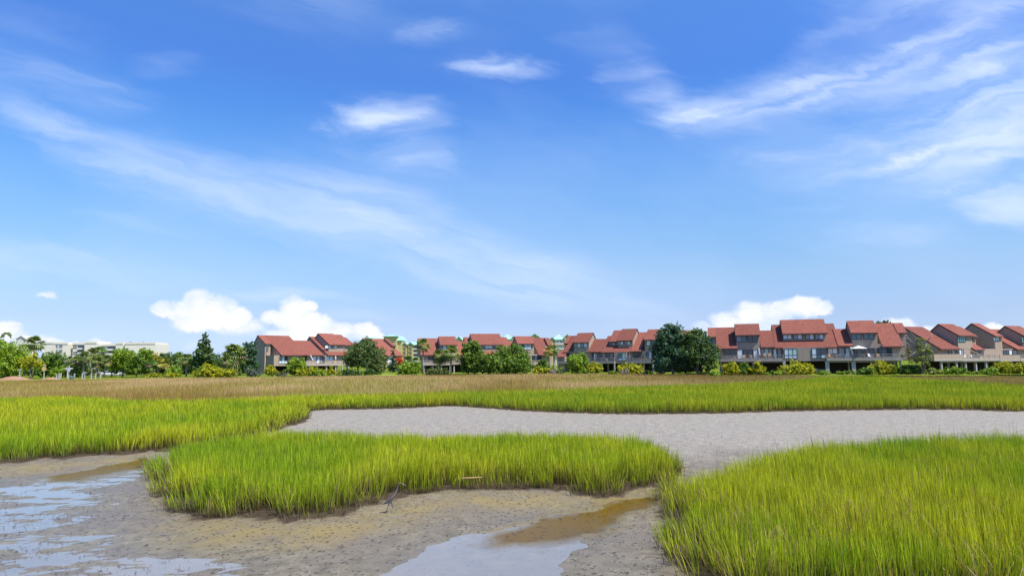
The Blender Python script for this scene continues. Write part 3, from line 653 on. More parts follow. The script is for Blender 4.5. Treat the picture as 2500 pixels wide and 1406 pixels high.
# ------------------------------------------------------------------ the townhouses
class Row:
    """A building with its own frame: u along the facade, w back from it, z up from the ground."""
    def __init__(s, name, px0, Y0, deg, pitch, **k):
        s.p0 = atY(px0, 880, Y0); s.p0.z = GZ; s.a = math.radians(deg)
        s.u = Vector((math.cos(s.a), math.sin(s.a), 0)); s.d = Vector((-math.sin(s.a), math.cos(s.a), 0))
        s.root = empty(name, s.p0, s.a, **k); s.tp = pitch
    def uz(s, px, py, w=0.0):
        r = ray(px, py); t = ((s.p0-CAM).dot(s.d)+w)/r.dot(s.d); q = CAM + r*t - s.p0
        return q.dot(s.u), q.z
    def slope(s, px, py, w0, z0, tp=None):      # where the sight line meets the roof plane z = z0 + tp (w - w0)
        tp = tp or s.tp; r = ray(px, py); c = CAM-s.p0
        # c.z + r.z t = z0 + tp*((c+rt).d - w0)
        t = (z0 + tp*(c.dot(s.d)-w0) - c.z)/(r.z - tp*r.dot(s.d)); q = c + r*t
        return q.dot(s.u), q.dot(s.d), q.z
    def part(s, mb, name, m, parent=None, **k):
        o = mb.build(name, m, parent or s.root)
        for kk, v in k.items(): o[kk] = v
        return o
    def roof(s, ex, ey, we, rl, rr, wf=None, zb=2.6, back=3.0, bslope=0.9, e_right=None, wall=True, m=None, tp=None, wm=None, left=None, right=None, soffit=None):
        """ex, ey: a point on the eave; rl, rr: ridge ends in the view; wf: front wall; zb: foot of the walls"""
        tp = tp or s.tp
        _, ze = s.uz(ex, ey, we)
        a = s.slope(rl[0], rl[1], we, ze, tp); b = s.slope(rr[0], rr[1], we, ze, tp)
        u0 = a[0] if left is None else s.uz(left, ey, we)[0]; u1 = b[0] if right is None else s.uz(right, ey, we)[0]
        wr = (a[1]+b[1])/2; zr = ze + tp*(wr-we); th = 0.22
        wb = wr+back; zbk = zr-back*bslope
        mb = MB(); mb.prism([(we, ze-th), (we, ze), (wr, zr), (wb, zbk), (wb, zbk-th), (wr, zr-th*1.15)], u0, u1)
        ro = s.part(mb, 'roof', m or M_ROOF)
        fb = MB(); fb.box(u0, u1, we-0.05, we-0.004, ze-th-0.06, ze-0.02)
        for uu, sg in ((u0, -1), (u1, 1)):       # barge boards
            x0, x1 = (uu-0.05, uu-0.004) if sg < 0 else (uu+0.004, uu+0.05)
            fb.prism([(we, ze-th-0.08), (we, ze-0.03), (wr, zr-0.03), (wb, zbk-0.03), (wb, zbk-th-0.08), (wr, zr-th-0.12)], x0, x1)
        s.part(fb, 'fascia', M_TRIM, ro)
        if wall:
            wf = we+0.7 if wf is None else wf
            zf = ze + tp*(wf-we) - th - 0.004; wbb = wb-0.5; zbb = zr-(wbb-wr)*bslope-th-0.03
            mb = MB(); mb.prism([(wf, zb), (wf, zf), (wr, zr-th*1.15-0.004), (wbb, zbb), (wbb, zb)], u0+0.12, u1-0.12)
            s.part(mb, 'wall', wm or M_WALL)
        return u0, u1, ze, zr, wr
    def block(s, x0, x1, yt, yb, w, depth, name='wall', m=None):
        u0, zt = s.uz(x0, yt, w); u1, zb = s.uz(x1, yb, w)
        return s.part(MB().box(u0, u1, w, w+depth, zb, zt), name, m or M_WALL)
    def window(s, x0, x1, yt, yb, w, panes='w', name='window', low=None):
        """panes: one letter each, left to right; low: letters for a strip of low panes"""
        u0, zt = s.uz(x0, yt, w); u1, _ = s.uz(x1, yt, w); _, zb = s.uz((x0+x1)/2, yb, w)
        f = MB(); t = 0.07; n = len(panes)
        f.box(u0, u1, w-0.10, w-0.01, zt-t, zt); f.box(u0, u1, w-0.10, w-0.01, zb, zb+t)
        f.box(u0, u0+t, w-0.10, w-0.01, zb+t, zt-t); f.box(u1-t, u1, w-0.10, w-0.01, zb+t, zt-t)
        pw = (u1-u0-2*t)/n
        for i in range(1, n): f.box(u0+t+i*pw-0.04, u0+t+i*pw+0.04, w-0.095, w-0.012, zb+t, zt-t)
        zm = zb+t
        if low:
            zm = zb + (zt-zb)*0.34; f.box(u0+t, u1-t, w-0.09, w-0.014, zm-0.04, zm+0.04)
        fr = s.part(f, name, M_FRAME)
        for i, c in enumerate(panes):
            p = MB().box(u0+t+i*pw+0.04, u0+t+(i+1)*pw-0.04, w-0.045, w-0.02, zm+(0.04 if low else 0), zt-t); s.part(p, 'pane', GL[c], fr)
        if low:
            n2 = len(low); pw2 = (u1-u0-2*t)/n2
            for i, c in enumerate(low):
                p = MB().box(u0+t+i*pw2+0.03, u0+t+(i+1)*pw2-0.03, w-0.045, w-0.02, zb+t, zm-0.04); s.part(p, 'pane', GL[c], fr)
        return fr
    def deck(s, x0, x1, yrail, yfloor, ybot, w0=-2.6, w1=0.0, solid=False, m=None):
        m = m or M_DECK
        u0, zr = s.uz(x0, yrail, w0); u1, _ = s.uz(x1, yrail, w0); xm = (x0+x1)/2
        zr = s.uz(xm, yrail, w0)[1]; zf = s.uz(xm, yfloor, w0)[1]; zb = s.uz(xm, ybot, w0)[1]
        mb = MB(); mb.box(u0, u1, w0+0.05, w1, zf-0.12, zf); mb.box(u0, u1, w0, w0+0.05, zb, zf+0.02)
        mb.box(u0-0.02, u0+0.08, w0+0.05, w1, zb, zf-0.124); mb.box(u1-0.08, u1+0.02, w0+0.05, w1, zb, zf-0.124)
        d = s.part(mb, 'deck', m)
        if solid:
            s.part(MB().box(u0, u1, w0, w0+0.12, zf+0.024, zr), 'parapet', M_WALL, d); return u0, u1, zf
        r = MB(); r.box(u0, u1, w0-0.02, w0+0.10, zr-0.09, zr); r.box(u0, u1, w0+0.02, w0+0.07, zf+0.10, zf+0.20)
        n = max(2, int(abs(u1-u0)/1.7))
        for i in range(n+1):
            x = u0+(u1-u0)*i/n; r.box(x-0.06, x+0.06, w0-0.03, w0+0.09, zf+0.024, zr-0.094)
        k = int(abs(u1-u0)/0.30)
        for i in range(k):
            x = u0+(u1-u0)*(i+0.5)/k; r.box(x-0.025, x+0.025, w0+0.03, w0+0.06, zf+0.204, zr-0.094)
        for uu in (u0, u1): r.box(uu-0.04, uu+0.04, w0+0.104, w1-0.02, zr-0.08, zr-0.01)
        s.part(r, 'railing', m, d)
        return u0, u1, zf
    def post(s, x, ytop, w, half=0.16, m=None, lean=0):
        u, z = s.uz(x, ytop, w); s.part(MB().box(u-half, u+half, w-half, w+half, -0.1, z-0.006), 'post', m or M_CONC)
    def beam(s, x0, x1, y, w, h=0.28, m=None):
        u0, z = s.uz(x0, y, w); u1, _ = s.uz(x1, y, w); s.part(MB().box(u0, u1, w-0.1, w+0.1, z-h, z), 'beam', m or M_DECK)
    def fin(s, x0, y0, x1, y1, w, wid=0.3, m=None):
        u0, z0 = s.uz(x0, y0, w); u1, z1 = s.uz(x1, y1, w)
        s.part(MB().hexa([(u0-wid/2, w, z0), (u0+wid/2, w, z0), (u0+wid/2, w+0.15, z0), (u0-wid/2, w+0.15, z0),
                          (u1-wid/2, w, z1), (u1+wid/2, w, z1), (u1+wid/2, w+0.15, z1), (u1-wid/2, w+0.15, z1)]), 'brace', m or M_PALE)
    def core(s, x0, x1, ytop, ybot, w=0.0, depth=9.0, under=True, cut=None):
        """main-floor body, floor slab and a dark wall added to block light through the undercroft"""
        u0, zt = s.uz(x0, ytop, w); u1, _ = s.uz(x1, ytop, w); zb = s.uz((x0+x1)/2, ybot, w)[1]
        s.part(MB().box(u0, u1, w, w+depth, zb, zt), 'wall', M_WALL)
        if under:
            s.part(MB().box(u0+0.3, u1-0.3, w+depth-2.2, w+depth-2.0, -0.1, zb-0.006), 'undercroft_light_block', M_SHADE)  # dark wall added to stop light coming through from behind
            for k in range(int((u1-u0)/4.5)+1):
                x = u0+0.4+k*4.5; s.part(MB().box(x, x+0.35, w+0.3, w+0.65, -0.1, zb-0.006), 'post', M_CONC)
        return zb

GRP = 'rows of red roofed townhouses along the marsh'
# row nearest the camera, right of the big dark trees
def row_right():
    r = Row('townhouse_row', 1750, 154, -17, 0.70, label='long taupe townhouse row with red stepped roofs, right of the tall dark evergreens', cat='townhouse', group=GRP)
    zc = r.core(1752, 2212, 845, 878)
    _, ze = r.uz(1800, 850, -0.9)
    M = lambda *a, **k: r.roof(*a, **k)
    M(1740, 822, 3.2, (1728, 800), (1748, 799.6), wf=3.8, zb=3)
    M(1780, 850, -0.9, (1747, 799.6), (1796, 798.5), wf=0.02, zb=5.0)
    M(1820, 817.5, -0.55, (1793, 791), (1852, 789.8), wf=-0.02, zb=5.35)
    M(1870, 847, -0.9, (1852, 807), (1884, 806), wf=0.02, zb=5.0)
    M(1960, 848, -0.92, (1883, 793), (2034, 789), wf=0.03, zb=5.0)
    M(1960, 813.5, 0.7, (1904, 781), (2010, 778.5), wf=1.4, zb=6.0)
    M(2040, 844, -0.9, (2033, 803), (2068, 802.5), wf=0.02, zb=5.0)
    M(2105, 812, -0.55, (2067, 783.3), (2131, 781.6), wf=-0.02, zb=5.35)
    M(2165, 845.5, -0.9, (2131, 789), (2180, 788.3), wf=0.02, zb=5.0)
    M(2198, 812, 3.2, (2180, 788.5), (2202, 787.8), wf=3.8, zb=3)
    # deeper body under the left and right end strips
    w = r.window
    w(1738, 1748, 823, 843, 3.7, 'g'); w(2187, 2198, 815, 836, 3.7, 'gg')
    w(1797, 1822, 820, 835, -0.05, 'gt'); w(1825, 1850, 820, 835, -0.05, 'dd')
    w(1911, 1933, 816, 828, 1.37, 'ww'); w(1936, 1958, 816, 828, 1.37, 'gw'); w(1965, 1987, 816, 828, 1.37, 'gw'); w(1989, 2011, 816, 828, 1.37, 'gw')
    w(2077, 2103, 814.5, 828.5, -0.05, 'tt'); w(2107, 2134, 814, 828.5, -0.05, 'tt')
    w(1767, 1796, 853, 868, -0.03, 'dd', name='window'); w(1799, 1813, 853, 875, -0.03, 'w', name='door'); w(1814, 1824, 853, 875, -0.03, 'd', name='door')
    w(1826, 1837, 853, 875, -0.03, 'd', name='door'); w(1838, 1850, 853, 875, -0.03, 'w', name='door')
    w(1857, 1885, 851, 868, -0.03, 'gmg'); w(1887, 1896, 851, 875, -0.03, 'w', name='door'); w(1897, 1908, 851, 875, -0.03, 'g', name='door')
    r.block(1912, 2018, 848.6, 881, -1.6, 1.6)
    w(1914, 1946, 851, 875, -1.63, 'wmm', low='w'); w(1981, 2016, 849.5, 874, -1.63, 'wdd', low='wtw')
    w(2020, 2044, 849, 863.5, -0.03, 'ww'); w(2047, 2062, 849, 873, -0.03, 'g', name='door'); w(2063, 2075, 849, 873, -0.03, 'm', name='door')
    w(2084, 2107, 850, 873, -0.03, 'dd', name='door'); w(2110, 2136, 850, 873, -0.03, 'dd', name='door'); w(2141, 2177, 849, 868, -0.03, 'dtd')
    r.deck(1754, 1912, 867, 876, 882); r.deck(2018, 2203, 864.5, 874, 880)
    r.beam(1754, 1916, 883, -1.9); r.beam(2018, 2200, 881.5, -1.9)
    for x, h in ((1760, .16), (1838, .16), (1914, .30), (2019, .38), (2083, .38), (2140, .16), (2198, .2)): r.post(x, 881, -1.9, h)
    r.fin(1853, 849, 1855, 866, -1.6, 0.32); r.fin(2077, 847, 2082, 864, -1.6, 0.32)
    return r
# row left of the dark evergreens
def row_centre():
    r = Row('townhouse_row', 1440, 190, -28, 0.70, label='taupe townhouse row with pale sunlit end walls, left of the tall dark evergreens', cat='townhouse', group=GRP)
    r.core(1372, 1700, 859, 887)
    M = lambda *a, **k: r.roof(*a, **k)
    M(1360, 871, -2.4, (1367, 856), (1386, 855.5), wf=-2.0, zb=0, back=2)
    M(1376, 838, 2.2, (1387, 819.5), (1396, 819.3), wf=2.7, zb=3)
    M(1385, 859.5, -0.9, (1396, 819.5), (1409, 818.8), wf=0.02, zb=4.8)
    M(1415, 835.5, -0.55, (1411, 813), (1449, 811.5), wf=-0.02, zb=4.9)
    M(1460, 858.5, -0.9, (1448, 827.5), (1484, 827), wf=0.02, zb=4.9)
    M(1490, 833.5, 1.0, (1499, 806.5), (1519, 805.8), wf=1.6, zb=5.4)
    M(1520, 859, -1.0, (1484, 820), (1562, 818), wf=0.03, zb=4.9)
    M(1520, 831, 0.4, (1519, 803), (1556, 802), wf=1.0, zb=5.4)
    M(1548, 857, -0.9, (1558, 811), (1582, 810.5), wf=0.02, zb=4.9)
    M(1590, 829, -0.55, (1582, 804.3), (1634, 802.5), wf=-0.02, zb=4.9)
    M(1640, 856, -0.9, (1640, 810), (1700, 808), wf=0.02, zb=4.9)
    w = r.window
    w(1401, 1434, 836.5, 848.5, -0.05, 'gwgw'); w(1486, 1502, 834.5, 844, 1.57, 'dg'); w(1507, 1522, 832.5, 842, 0.97, 'gw'); w(1524, 1539, 832.5, 842, 0.97, 'gw')
    w(1578, 1606, 831, 843.5, -0.05, 'wtw')
    w(1375, 1392, 862, 874, -0.03, 'gd'); w(1396, 1408, 862, 880, -0.03, 'd', name='door'); w(1410, 1430, 863, 875, -0.03, 'gg')
    w(1445, 1459, 862, 880, -0.03, 'dwg'); w(1462, 1478, 862, 880, -0.03, 'dg', name='door'); w(1481, 1497, 862, 875, -0.03, 'dg')
    w(1528, 1540, 861, 879, -0.03, 'gw', name='door'); w(1545, 1570, 861, 875, -0.03, 'dd'); w(1577, 1592, 860, 875, -0.03, 'tw')
    r.block(1499, 1530, 860, 887, -1.5, 1.5); w(1509, 1529, 862, 880, -1.53, 'tm', low='w')
    r.deck(1359, 1397, 874.5, 883, 887.5); r.deck(1436, 1499, 874, 882, 887); r.deck(1530, 1594, 872.5, 881, 886.5)
    for x in (1364, 1398, 1440, 1470, 1500, 1531, 1572, 1594): r.post(x, 887.5, -2.0, 0.17)
    r.fin(1437, 861, 1431, 874, -2.2, 0.3, M_WALL); r.fin(1572, 858, 1565, 872, -2.2, 0.3, M_WALL)
    return r
def row_mid():
    r = Row('townhouse_row', 1035, 200, 15, 0.66, label='red roofed townhouse row half hidden by the broad green trees mid picture', cat='townhouse', group=GRP)
    r.core(1033, 1340, 866, 889)
    M = lambda *a, **k: r.roof(*a, **k)
    M(1050, 866, -0.9, (1020, 826), (1072, 825.3), wf=0.02, zb=4.8)
    M(1090, 841.5, -0.55, (1070, 821), (1111, 821), wf=-0.02, zb=4.9)
    M(1122, 866, -0.9, (1110, 833), (1134, 833), wf=0.02, zb=4.8)
    M(1150, 866, -0.92, (1132, 823), (1150, 823), wf=0.02, zb=4.8)
    M(1190, 841, 0.3, (1147.5, 814.6), (1219, 814.6), wf=0.9, zb=5.3)
    M(1190, 866, -0.9, (1148, 823), (1236, 822.3), wf=0.03, zb=4.8)
    M(1245, 866, -0.92, (1235, 832), (1258, 832), wf=0.02, zb=4.8)
    M(1280, 838.5, -0.55, (1256, 820.6), (1297, 820.4), wf=-0.02, zb=4.9)
    M(1310, 866, -0.9, (1296, 824.4), (1331, 824.6), wf=0.02, zb=4.8)
    M(1336, 842.5, 2.6, (1329, 824.5), (1340, 824.7), wf=3.2, zb=3)
    w = r.window
    w(1072, 1090, 843, 853.5, -0.05, 'gw'); w(1092, 1108, 843, 853.5, -0.05, 'ww'); w(1167, 1219, 842, 850.5, 0.87, 'dtwwdt'); w(1262, 1278, 841, 852, -0.05, 'wt'); w(1280, 1297, 841, 852.5, -0.05, 'ww')
    w(1330, 1338, 843.5, 853, 3.15, 'w'); w(1046, 1060, 868, 879, -0.03, 'd'); w(1064, 1080, 868, 885, -0.03, 'g', name='door'); w(1084, 1099, 868, 879, -0.03, 'dd')
    w(1299, 1313, 868, 879, -0.03, 'dt'); w(1314, 1322, 868, 885, -0.03, 'd', name='door')
    r.deck(1033, 1100, 879.5, 887, 891.5); r.deck(1296, 1332, 879, 887, 891)
    for x in (1035, 1057, 1078, 1099, 1298, 1330): r.post(x, 891.5, -2.0, 0.17)
    return r
def row_left():
    r = Row('townhouse_row', 669, 204, 49, 0.56, label='leftmost red roofed townhouse row with a tall windowed grey end wall', cat='townhouse', group=GRP)
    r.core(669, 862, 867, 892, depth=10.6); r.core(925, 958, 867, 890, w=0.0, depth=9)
    M = lambda *a, **k: r.roof(*a, **k)
    # the end strip whose eave stops high above the end wall
    u, _ = r.uz(672, 866, -0.9)
    M(668, 839, 4.2, (629, 818), (644, 818.2), wf=4.6, zb=0.0, back=2.2, bslope=1.1)
    M(700, 866.5, -0.9, (643, 818.3), (705, 819.6), wf=0.02, zb=2.9, back=2.2, bslope=1.1)
    M(740, 866.5, -0.9, (705, 831), (756, 831.3), wf=0.02, zb=4.6)
    M(770, 866.5, -0.9, (755, 821.3), (845, 823.5), wf=0.02, zb=4.6)
    M(810, 840.8, 0.6, (776, 813.3), (813, 814.5), wf=1.2, zb=5.2)
    M(840, 842.3, 1.0, (813, 816.3), (833, 817), wf=1.6, zb=5.2)
    M(860, 866.5, -0.9, (845, 836), (886, 837), wf=0.02, zb=4.6)
    M(930, 868, -0.9, (885, 826), (938, 827), wf=0.02, zb=4.6)
    M(956, 844, 4.0, (938, 827), (947, 827.2), wf=4.5, zb=3)
    w = r.window
    w(793, 823, 842.5, 850.5, 1.17, 'wwgw'); w(829, 842, 844, 852.5, 1.57, 'ww')
    w(681, 702, 869, 887, -0.03, 'gwd', low='w'); w(717, 729, 869, 879, -0.03, 'ww'); w(738, 749, 869, 886, -0.03, 'd', name='door')
    w(763, 773, 869, 880, -0.03, 'w'); w(774, 793, 869, 886, -0.03, 'wgd', name='door'); w(795, 813, 869, 880, -0.03, 'ww')
    w(932, 945, 870, 880, -0.03, 'd'); w(946, 957, 869.5, 886, -0.03, 'w', name='door')
    r.deck(748, 836, 881, 888, 892.5); r.deck(934, 972, 881.5, 888, 892)
    for x in (755, 775, 797, 819, 835, 940, 955, 970): r.post(x, 892.5, -2.0, 0.17)
    r.fin(758, 866.5, 765, 880, -2.0, 0.3)
    # end wall windows: this wall faces back along u
    u0 = r.uz(629.5, 880, 9.5)[0]
    def endwin(x0, x1, yt, yb, panes):
        ue = r.uz(669, 870, 0)[0] + (0.0)
        # intersect with the plane u = ue
        def hit(px, py):
            q = ray(px, py); c = CAM-r.p0; t = (ue-c.dot(r.u))/q.dot(r.u); p = c+q*t; return p.dot(r.d), p.z
        (w0, zt), (w1, _), (_, zb) = hit(x0, yt), hit(x1, yt), hit((x0+x1)/2, yb)
        lo, hi = min(w0, w1), max(w0, w1)
        fr = r.part(MB().box(ue-0.10, ue-0.03, lo, hi, zb, zt), 'window', M_FRAME)
        n = len(panes); t = 0.08; pw = (hi-lo-2*t)/n
        for i, c in enumerate(panes):
            r.part(MB().box(ue-0.125, ue-0.104, lo+t+i*pw+0.03, lo+t+(i+1)*pw-0.03, zb+t, zt-t), 'pane', GL[c], fr)
    endwin(646, 655.5, 840.5, 859, 'm'); endwin(630, 638.5, 841, 848, 'wd'); endwin(641, 652, 867.5, 875, 'dg')
    return r
def row_far_right():
    r = Row('townhouse_row', 2334, 152, 22, 0.62, label='angled townhouse row at the right edge with three grey gable walls stepping right', cat='townhouse', group=GRP)
    M = lambda *a, **k: r.roof(*a, **k)
    M(2322, 851.5, -0.9, (2205, 797), (2252, 797.6), wf=0.02, zb=2.7, back=5)
    M(2350, 818.5, -0.5, (2290, 790), (2327, 791), wf=-0.02, zb=5.3, back=4, bslope=0.75)
    M(2370, 820.5, 2.2, (2327, 796), (2344, 797), wf=2.8, zb=3, back=3)
    M(2385, 853, -0.9, (2327, 823), (2352, 824), wf=0.02, zb=5.0, back=3)
    M(2435, 820.5, -0.5, (2370, 788), (2391, 789.5), wf=-0.02, zb=3.0, back=4, bslope=0.75)
    M(2475, 852, -0.9, (2391, 803), (2438, 803.6), wf=0.02, zb=2.7, back=3)
    M(2520, 820, -0.5, (2452, 794.6), (2490, 796), wf=-0.02, zb=3.0, back=4, bslope=0.75)
    r.core(2313, 2700, 851.5, 880, depth=8.5)
    w = r.window
    w(2336, 2356, 820, 834.5, -0.05, 'eeee'); w(2360, 2374, 822.5, 833.5, 2.75, 'gd'); w(2424, 2438, 822, 832.5, -0.05, 'www'); w(2493, 2506, 822, 836, -0.05, 'eee')
    w(2309+6, 2331, 853, 865, -0.03, 'dg'); w(2335, 2352, 853, 866, -0.03, 'dwg'); w(2380, 2400, 856, 866, -0.03, 'dd'); w(2448, 2470, 854, 866, -0.03, 'ddw'); w(2471, 2482, 854, 866, -0.03, 'g')
    r.deck(2280, 2350, 864.5, 876, 881, solid=True); r.deck(2350, 2440, 865, 876, 881, m=M_DECK); r.deck(2441, 2490, 866.5, 877, 881.5, solid=True); r.deck(2491, 2560, 866, 877, 881.5)
    r.beam(2296, 2560, 882, -2.0)
    for x in (2297, 2334, 2356, 2381, 2406, 2440, 2468): r.post(x, 882, -2.0, 0.19)
    r.fin(2362, 851, 2392, 864.5, -2.0, 0.45, M_WALL)
    return r
rows = [row_left(), row_mid(), row_centre(), row_right(), row_far_right()]

# ------------------------------------------------------------------ trees, palms and shrubs
def leafcloud(centres, radii, counts, size, cA, cB, seed, squash=0.85, droop=0.0):
    """leaf-sized quads clustered in sprigs through the lobes of a crown"""
    g = np.random.default_rng(seed); P = []; Nn = []; T = []
    for c, r, n in zip(centres, radii, counts):
        ns = max(4, n//14)                      # sprigs in this lobe
        d = g.normal(size=(ns, 3)); d /= np.linalg.norm(d, axis=1)[:, None]
        rr = r*(0.45+0.62*g.random(ns)**0.6)
        sc = d*rr[:, None]*np.array([1, 1, squash])
        idx = g.integers(0, ns, n); off = g.normal(size=(n, 3))*r*0.13
        P.append(np.asarray(c)+sc[idx]+off)
        nn = d[idx]*0.8+g.normal(size=(n, 3))*0.55+np.array([0, 0, 0.45]); Nn.append(nn)
        T.append(np.clip(0.5+g.normal(0, .25, ns)[idx]+g.normal(0, .13, n), 0, 1))
    P = np.concatenate(P); Nn = np.concatenate(Nn); T = np.concatenate(T)[:, None]; n = len(P)
    Nn /= np.linalg.norm(Nn, axis=1)[:, None]
    t = np.cross(Nn, g.normal(size=(n, 3))); t /= np.linalg.norm(t, axis=1)[:, None]; b = np.cross(Nn, t)
    s = size*g.uniform(0.55, 1.35, n)[:, None]
    V = np.stack([P-t*s*0.5, P+b*s*0.28, P+t*s*0.5-np.array([0, 0, droop])*s, P-b*s*0.28], 1)
    col_ = (np.array(cA)*(1-T)+np.array(cB)*T)*g.uniform(0.8, 1.2, n)[:, None]
    return V, np.repeat(col_[:, None, :], 4, 1)
def quadsmesh(name, V, C, m, parent=None):
    n = len(V); F = (np.arange(n)*4)[:, None]+np.arange(4)[None, :]
    return np_mesh(name, V.reshape(-1, 3), 0, [F], C.reshape(-1, 3), m, parent)
KINDS = dict(
    bright=((0.09, 0.17, 0.012), (0.26, 0.34, 0.02)), yellow=((0.15, 0.19, 0.01), (0.46, 0.43, 0.015)), mid=((0.045, 0.10, 0.012), (0.17, 0.25, 0.025)),
    oak=((0.035, 0.07, 0.018), (0.125, 0.175, 0.04)), dark=((0.022, 0.055, 0.014), (0.10, 0.165, 0.035)), deep=((0.022, 0.06, 0.03), (0.085, 0.16, 0.07)), olive=((0.05, 0.075, 0.02), (0.16, 0.19, 0.05)),
    red=((0.35, 0.03, 0.015), (0.60, 0.09, 0.03)), grey=((0.22, 0.18, 0.13), (0.36, 0.31, 0.24)), lime=((0.09, 0.18, 0.012), (0.27, 0.36, 0.03)),
    silver=((0.06, 0.09, 0.05), (0.15, 0.19, 0.12)), gold=((0.28, 0.20, 0.02), (0.50, 0.38, 0.05)), vine=((0.10, 0.14, 0.02), (0.34, 0.38, 0.10)))
seedc = [100]; FOL = 1.3
def crown_shape(W, H, n, seed, shape='round'):
    g = random.Random(seed); cs = []; rs = []
    for i in range(n):
        if shape == 'dome':
            t = (i+0.5)/n; a = i*2.399+g.random(); z = H*(0.12+0.84*t**0.9); env = math.sqrt(max(0.02, 1-(max(0, t-0.22)/0.78)**1.7))
            rr = 0.36*W*env*g.uniform(0.4, 1.05); c = (rr*math.cos(a), rr*math.sin(a)*0.8, z+g.uniform(-.03, .03)*H); r = W*(0.075+0.11*env)*g.uniform(.85, 1.15)
        elif shape == 'cone':
            t = (i+0.5)/n; z = H*t; rad = W*0.5*(1-0.75*t)+0.15*W*g.random()*0.6; a = i*2.4+g.random()
            rr = rad*g.uniform(0.2, 0.75); c = (rr*math.cos(a), rr*math.sin(a)*0.8, z); r = max(0.10*W, rad*0.55)
        else:
            a = i*2.399+g.random()*0.7; t = (i+0.5)/n; zz = 0.90-0.78*t; env = math.sqrt(max(0.05, 1-((zz-0.42)/0.58)**2))
            rr = 0.34*W*env*g.uniform(0.35, 1.1); c = (rr*math.cos(a), rr*math.sin(a)*0.85, H*(zz+g.uniform(-0.07, 0.05)))
            r = W*g.uniform(0.15, 0.24)*(0.65+0.35*env); r = min(r, H*0.30)
        cs.append(c); rs.append(r)
    return cs, rs
def tree(px, ytop, wpx, Y, kind, label, n=1500, lobes=12, trunk=0.3, shape='round', leaf=0.42, name='tree', cat='tree', group=None, bark=None, stems=1, z0=None, ncol=None):
    seedc[0] += 1; sd = seedc[0]
    top = atY(px, ytop, Y); gz = GZ if z0 is None else z0; H = top.z-gz; W = wpx/FPX*Y
    root = empty(name, (top.x, Y, gz), label=label, cat=cat, group=group)
    cb = H*trunk*0.8; Hc = H-cb
    cs, rs = crown_shape(W, Hc, lobes, sd, shape)
    k = 1.0
    zt = max(c[2]+r*0.85 for c, r in zip(cs, rs)); xw = max(max(abs(c[0])+r for c, r in zip(cs, rs)), 0.1)
    cs = [(c[0]*W*0.5/xw*1.02, c[1]*W*0.5/xw, c[2]*Hc/zt+cb) for c in cs]; rs = [r*W*0.5/xw for r in rs]
    A, B = [tuple(q*FOL for q in c_) for c_ in KINDS[kind]]; tot = sum(r*r for r in rs)
    V, C = leafcloud(cs, rs, [max(20, int(2.6*n*r*r/tot)) for r in rs], leaf*1.12, A, B, sd)
    V[..., 2] = np.maximum(V[..., 2], 0.15)
    quadsmesh('crown', V, C, M_LEAF, root)
    g = random.Random(sd); mb = MB(); r0 = max(0.10, 0.028*H)
    for s in range(stems):
        ox = (s-(stems-1)/2)*W*0.16+g.uniform(-0.1, 0.1); hx = ox*1.6+g.uniform(-.4, .4)
        mb.tube([(ox, 0, -0.1), (ox+(hx-ox)*0.4, 0, cb*0.6), (hx, 0.1, cb+Hc*0.35)], [r0*1.1, r0*0.85, r0*0.45], 7)
        for j in range(5):
            c = cs[g.randrange(len(cs))]
            mb.tube([(hx*0.6, 0, cb*(0.7+0.3*g.random())), ((hx+c[0])/2, c[1]*0.5, (cb+c[2])/2+0.2), c], [r0*0.5, r0*0.32, r0*0.1], 5)
    mb.build('trunk', bark or M_BARK, root, smooth=True)
    return root
def shrub(px, ytop, wpx, Y, kind, label, n=650, leaf=0.30, group='shrubs along the marsh edge', z0=None, name='shrub', cat='shrub', lobes=9):
    seedc[0] += 1; sd = seedc[0]
    top = atY(px, ytop, Y); gz = GZ if z0 is None else z0; H = max(0.5, top.z-gz); W = wpx/FPX*Y
    g = random.Random(sd); cs = []; rs = []
    for i in range(lobes):
        x = ((i+0.5)/lobes-0.5)*W*0.8+g.uniform(-.1, .1)*W; hh = H*(1-0.55*(2*x/W)**2)*g.uniform(0.55, 0.95)
        r = min(W*0.2, H*0.42)*g.uniform(0.8, 1.2); cs.append((x, g.uniform(-0.3, 0.3)*min(W, 3), max(r*0.6, hh-r*0.7))); rs.append(r)
        if hh > H*0.6: cs.append((x*0.9, g.uniform(-0.4, 0.2)*min(W, 3), hh*0.4)); rs.append(r)
    zt = max(c[2]+r*0.8 for c, r in zip(cs, rs)); cs = [(c[0], c[1], c[2]*H/zt) for c in cs]
    A, B = [tuple(q*FOL for q in c_) for c_ in KINDS[kind]]; tot = sum(r*r for r in rs)
    V, C = leafcloud(cs, rs, [max(12, int(2.6*n*r*r/tot)) for r in rs], leaf*1.15, A, B, sd)
    V[..., 2] = np.maximum(V[..., 2], 0.02)
    o = empty(name, (top.x, Y, gz), label=label, cat=cat, group=group)
    quadsmesh('foliage', V, C, M_LEAF, o)
    mb = MB()
    for i in range(5):
        x = g.uniform(-.25, .25)*W; mb.tube([(x*0.5, 0, -0.05), (x, 0.05, H*0.5)], [0.06, 0.03], 5)
    mb.build('stem', M_BARK, o)
    return o
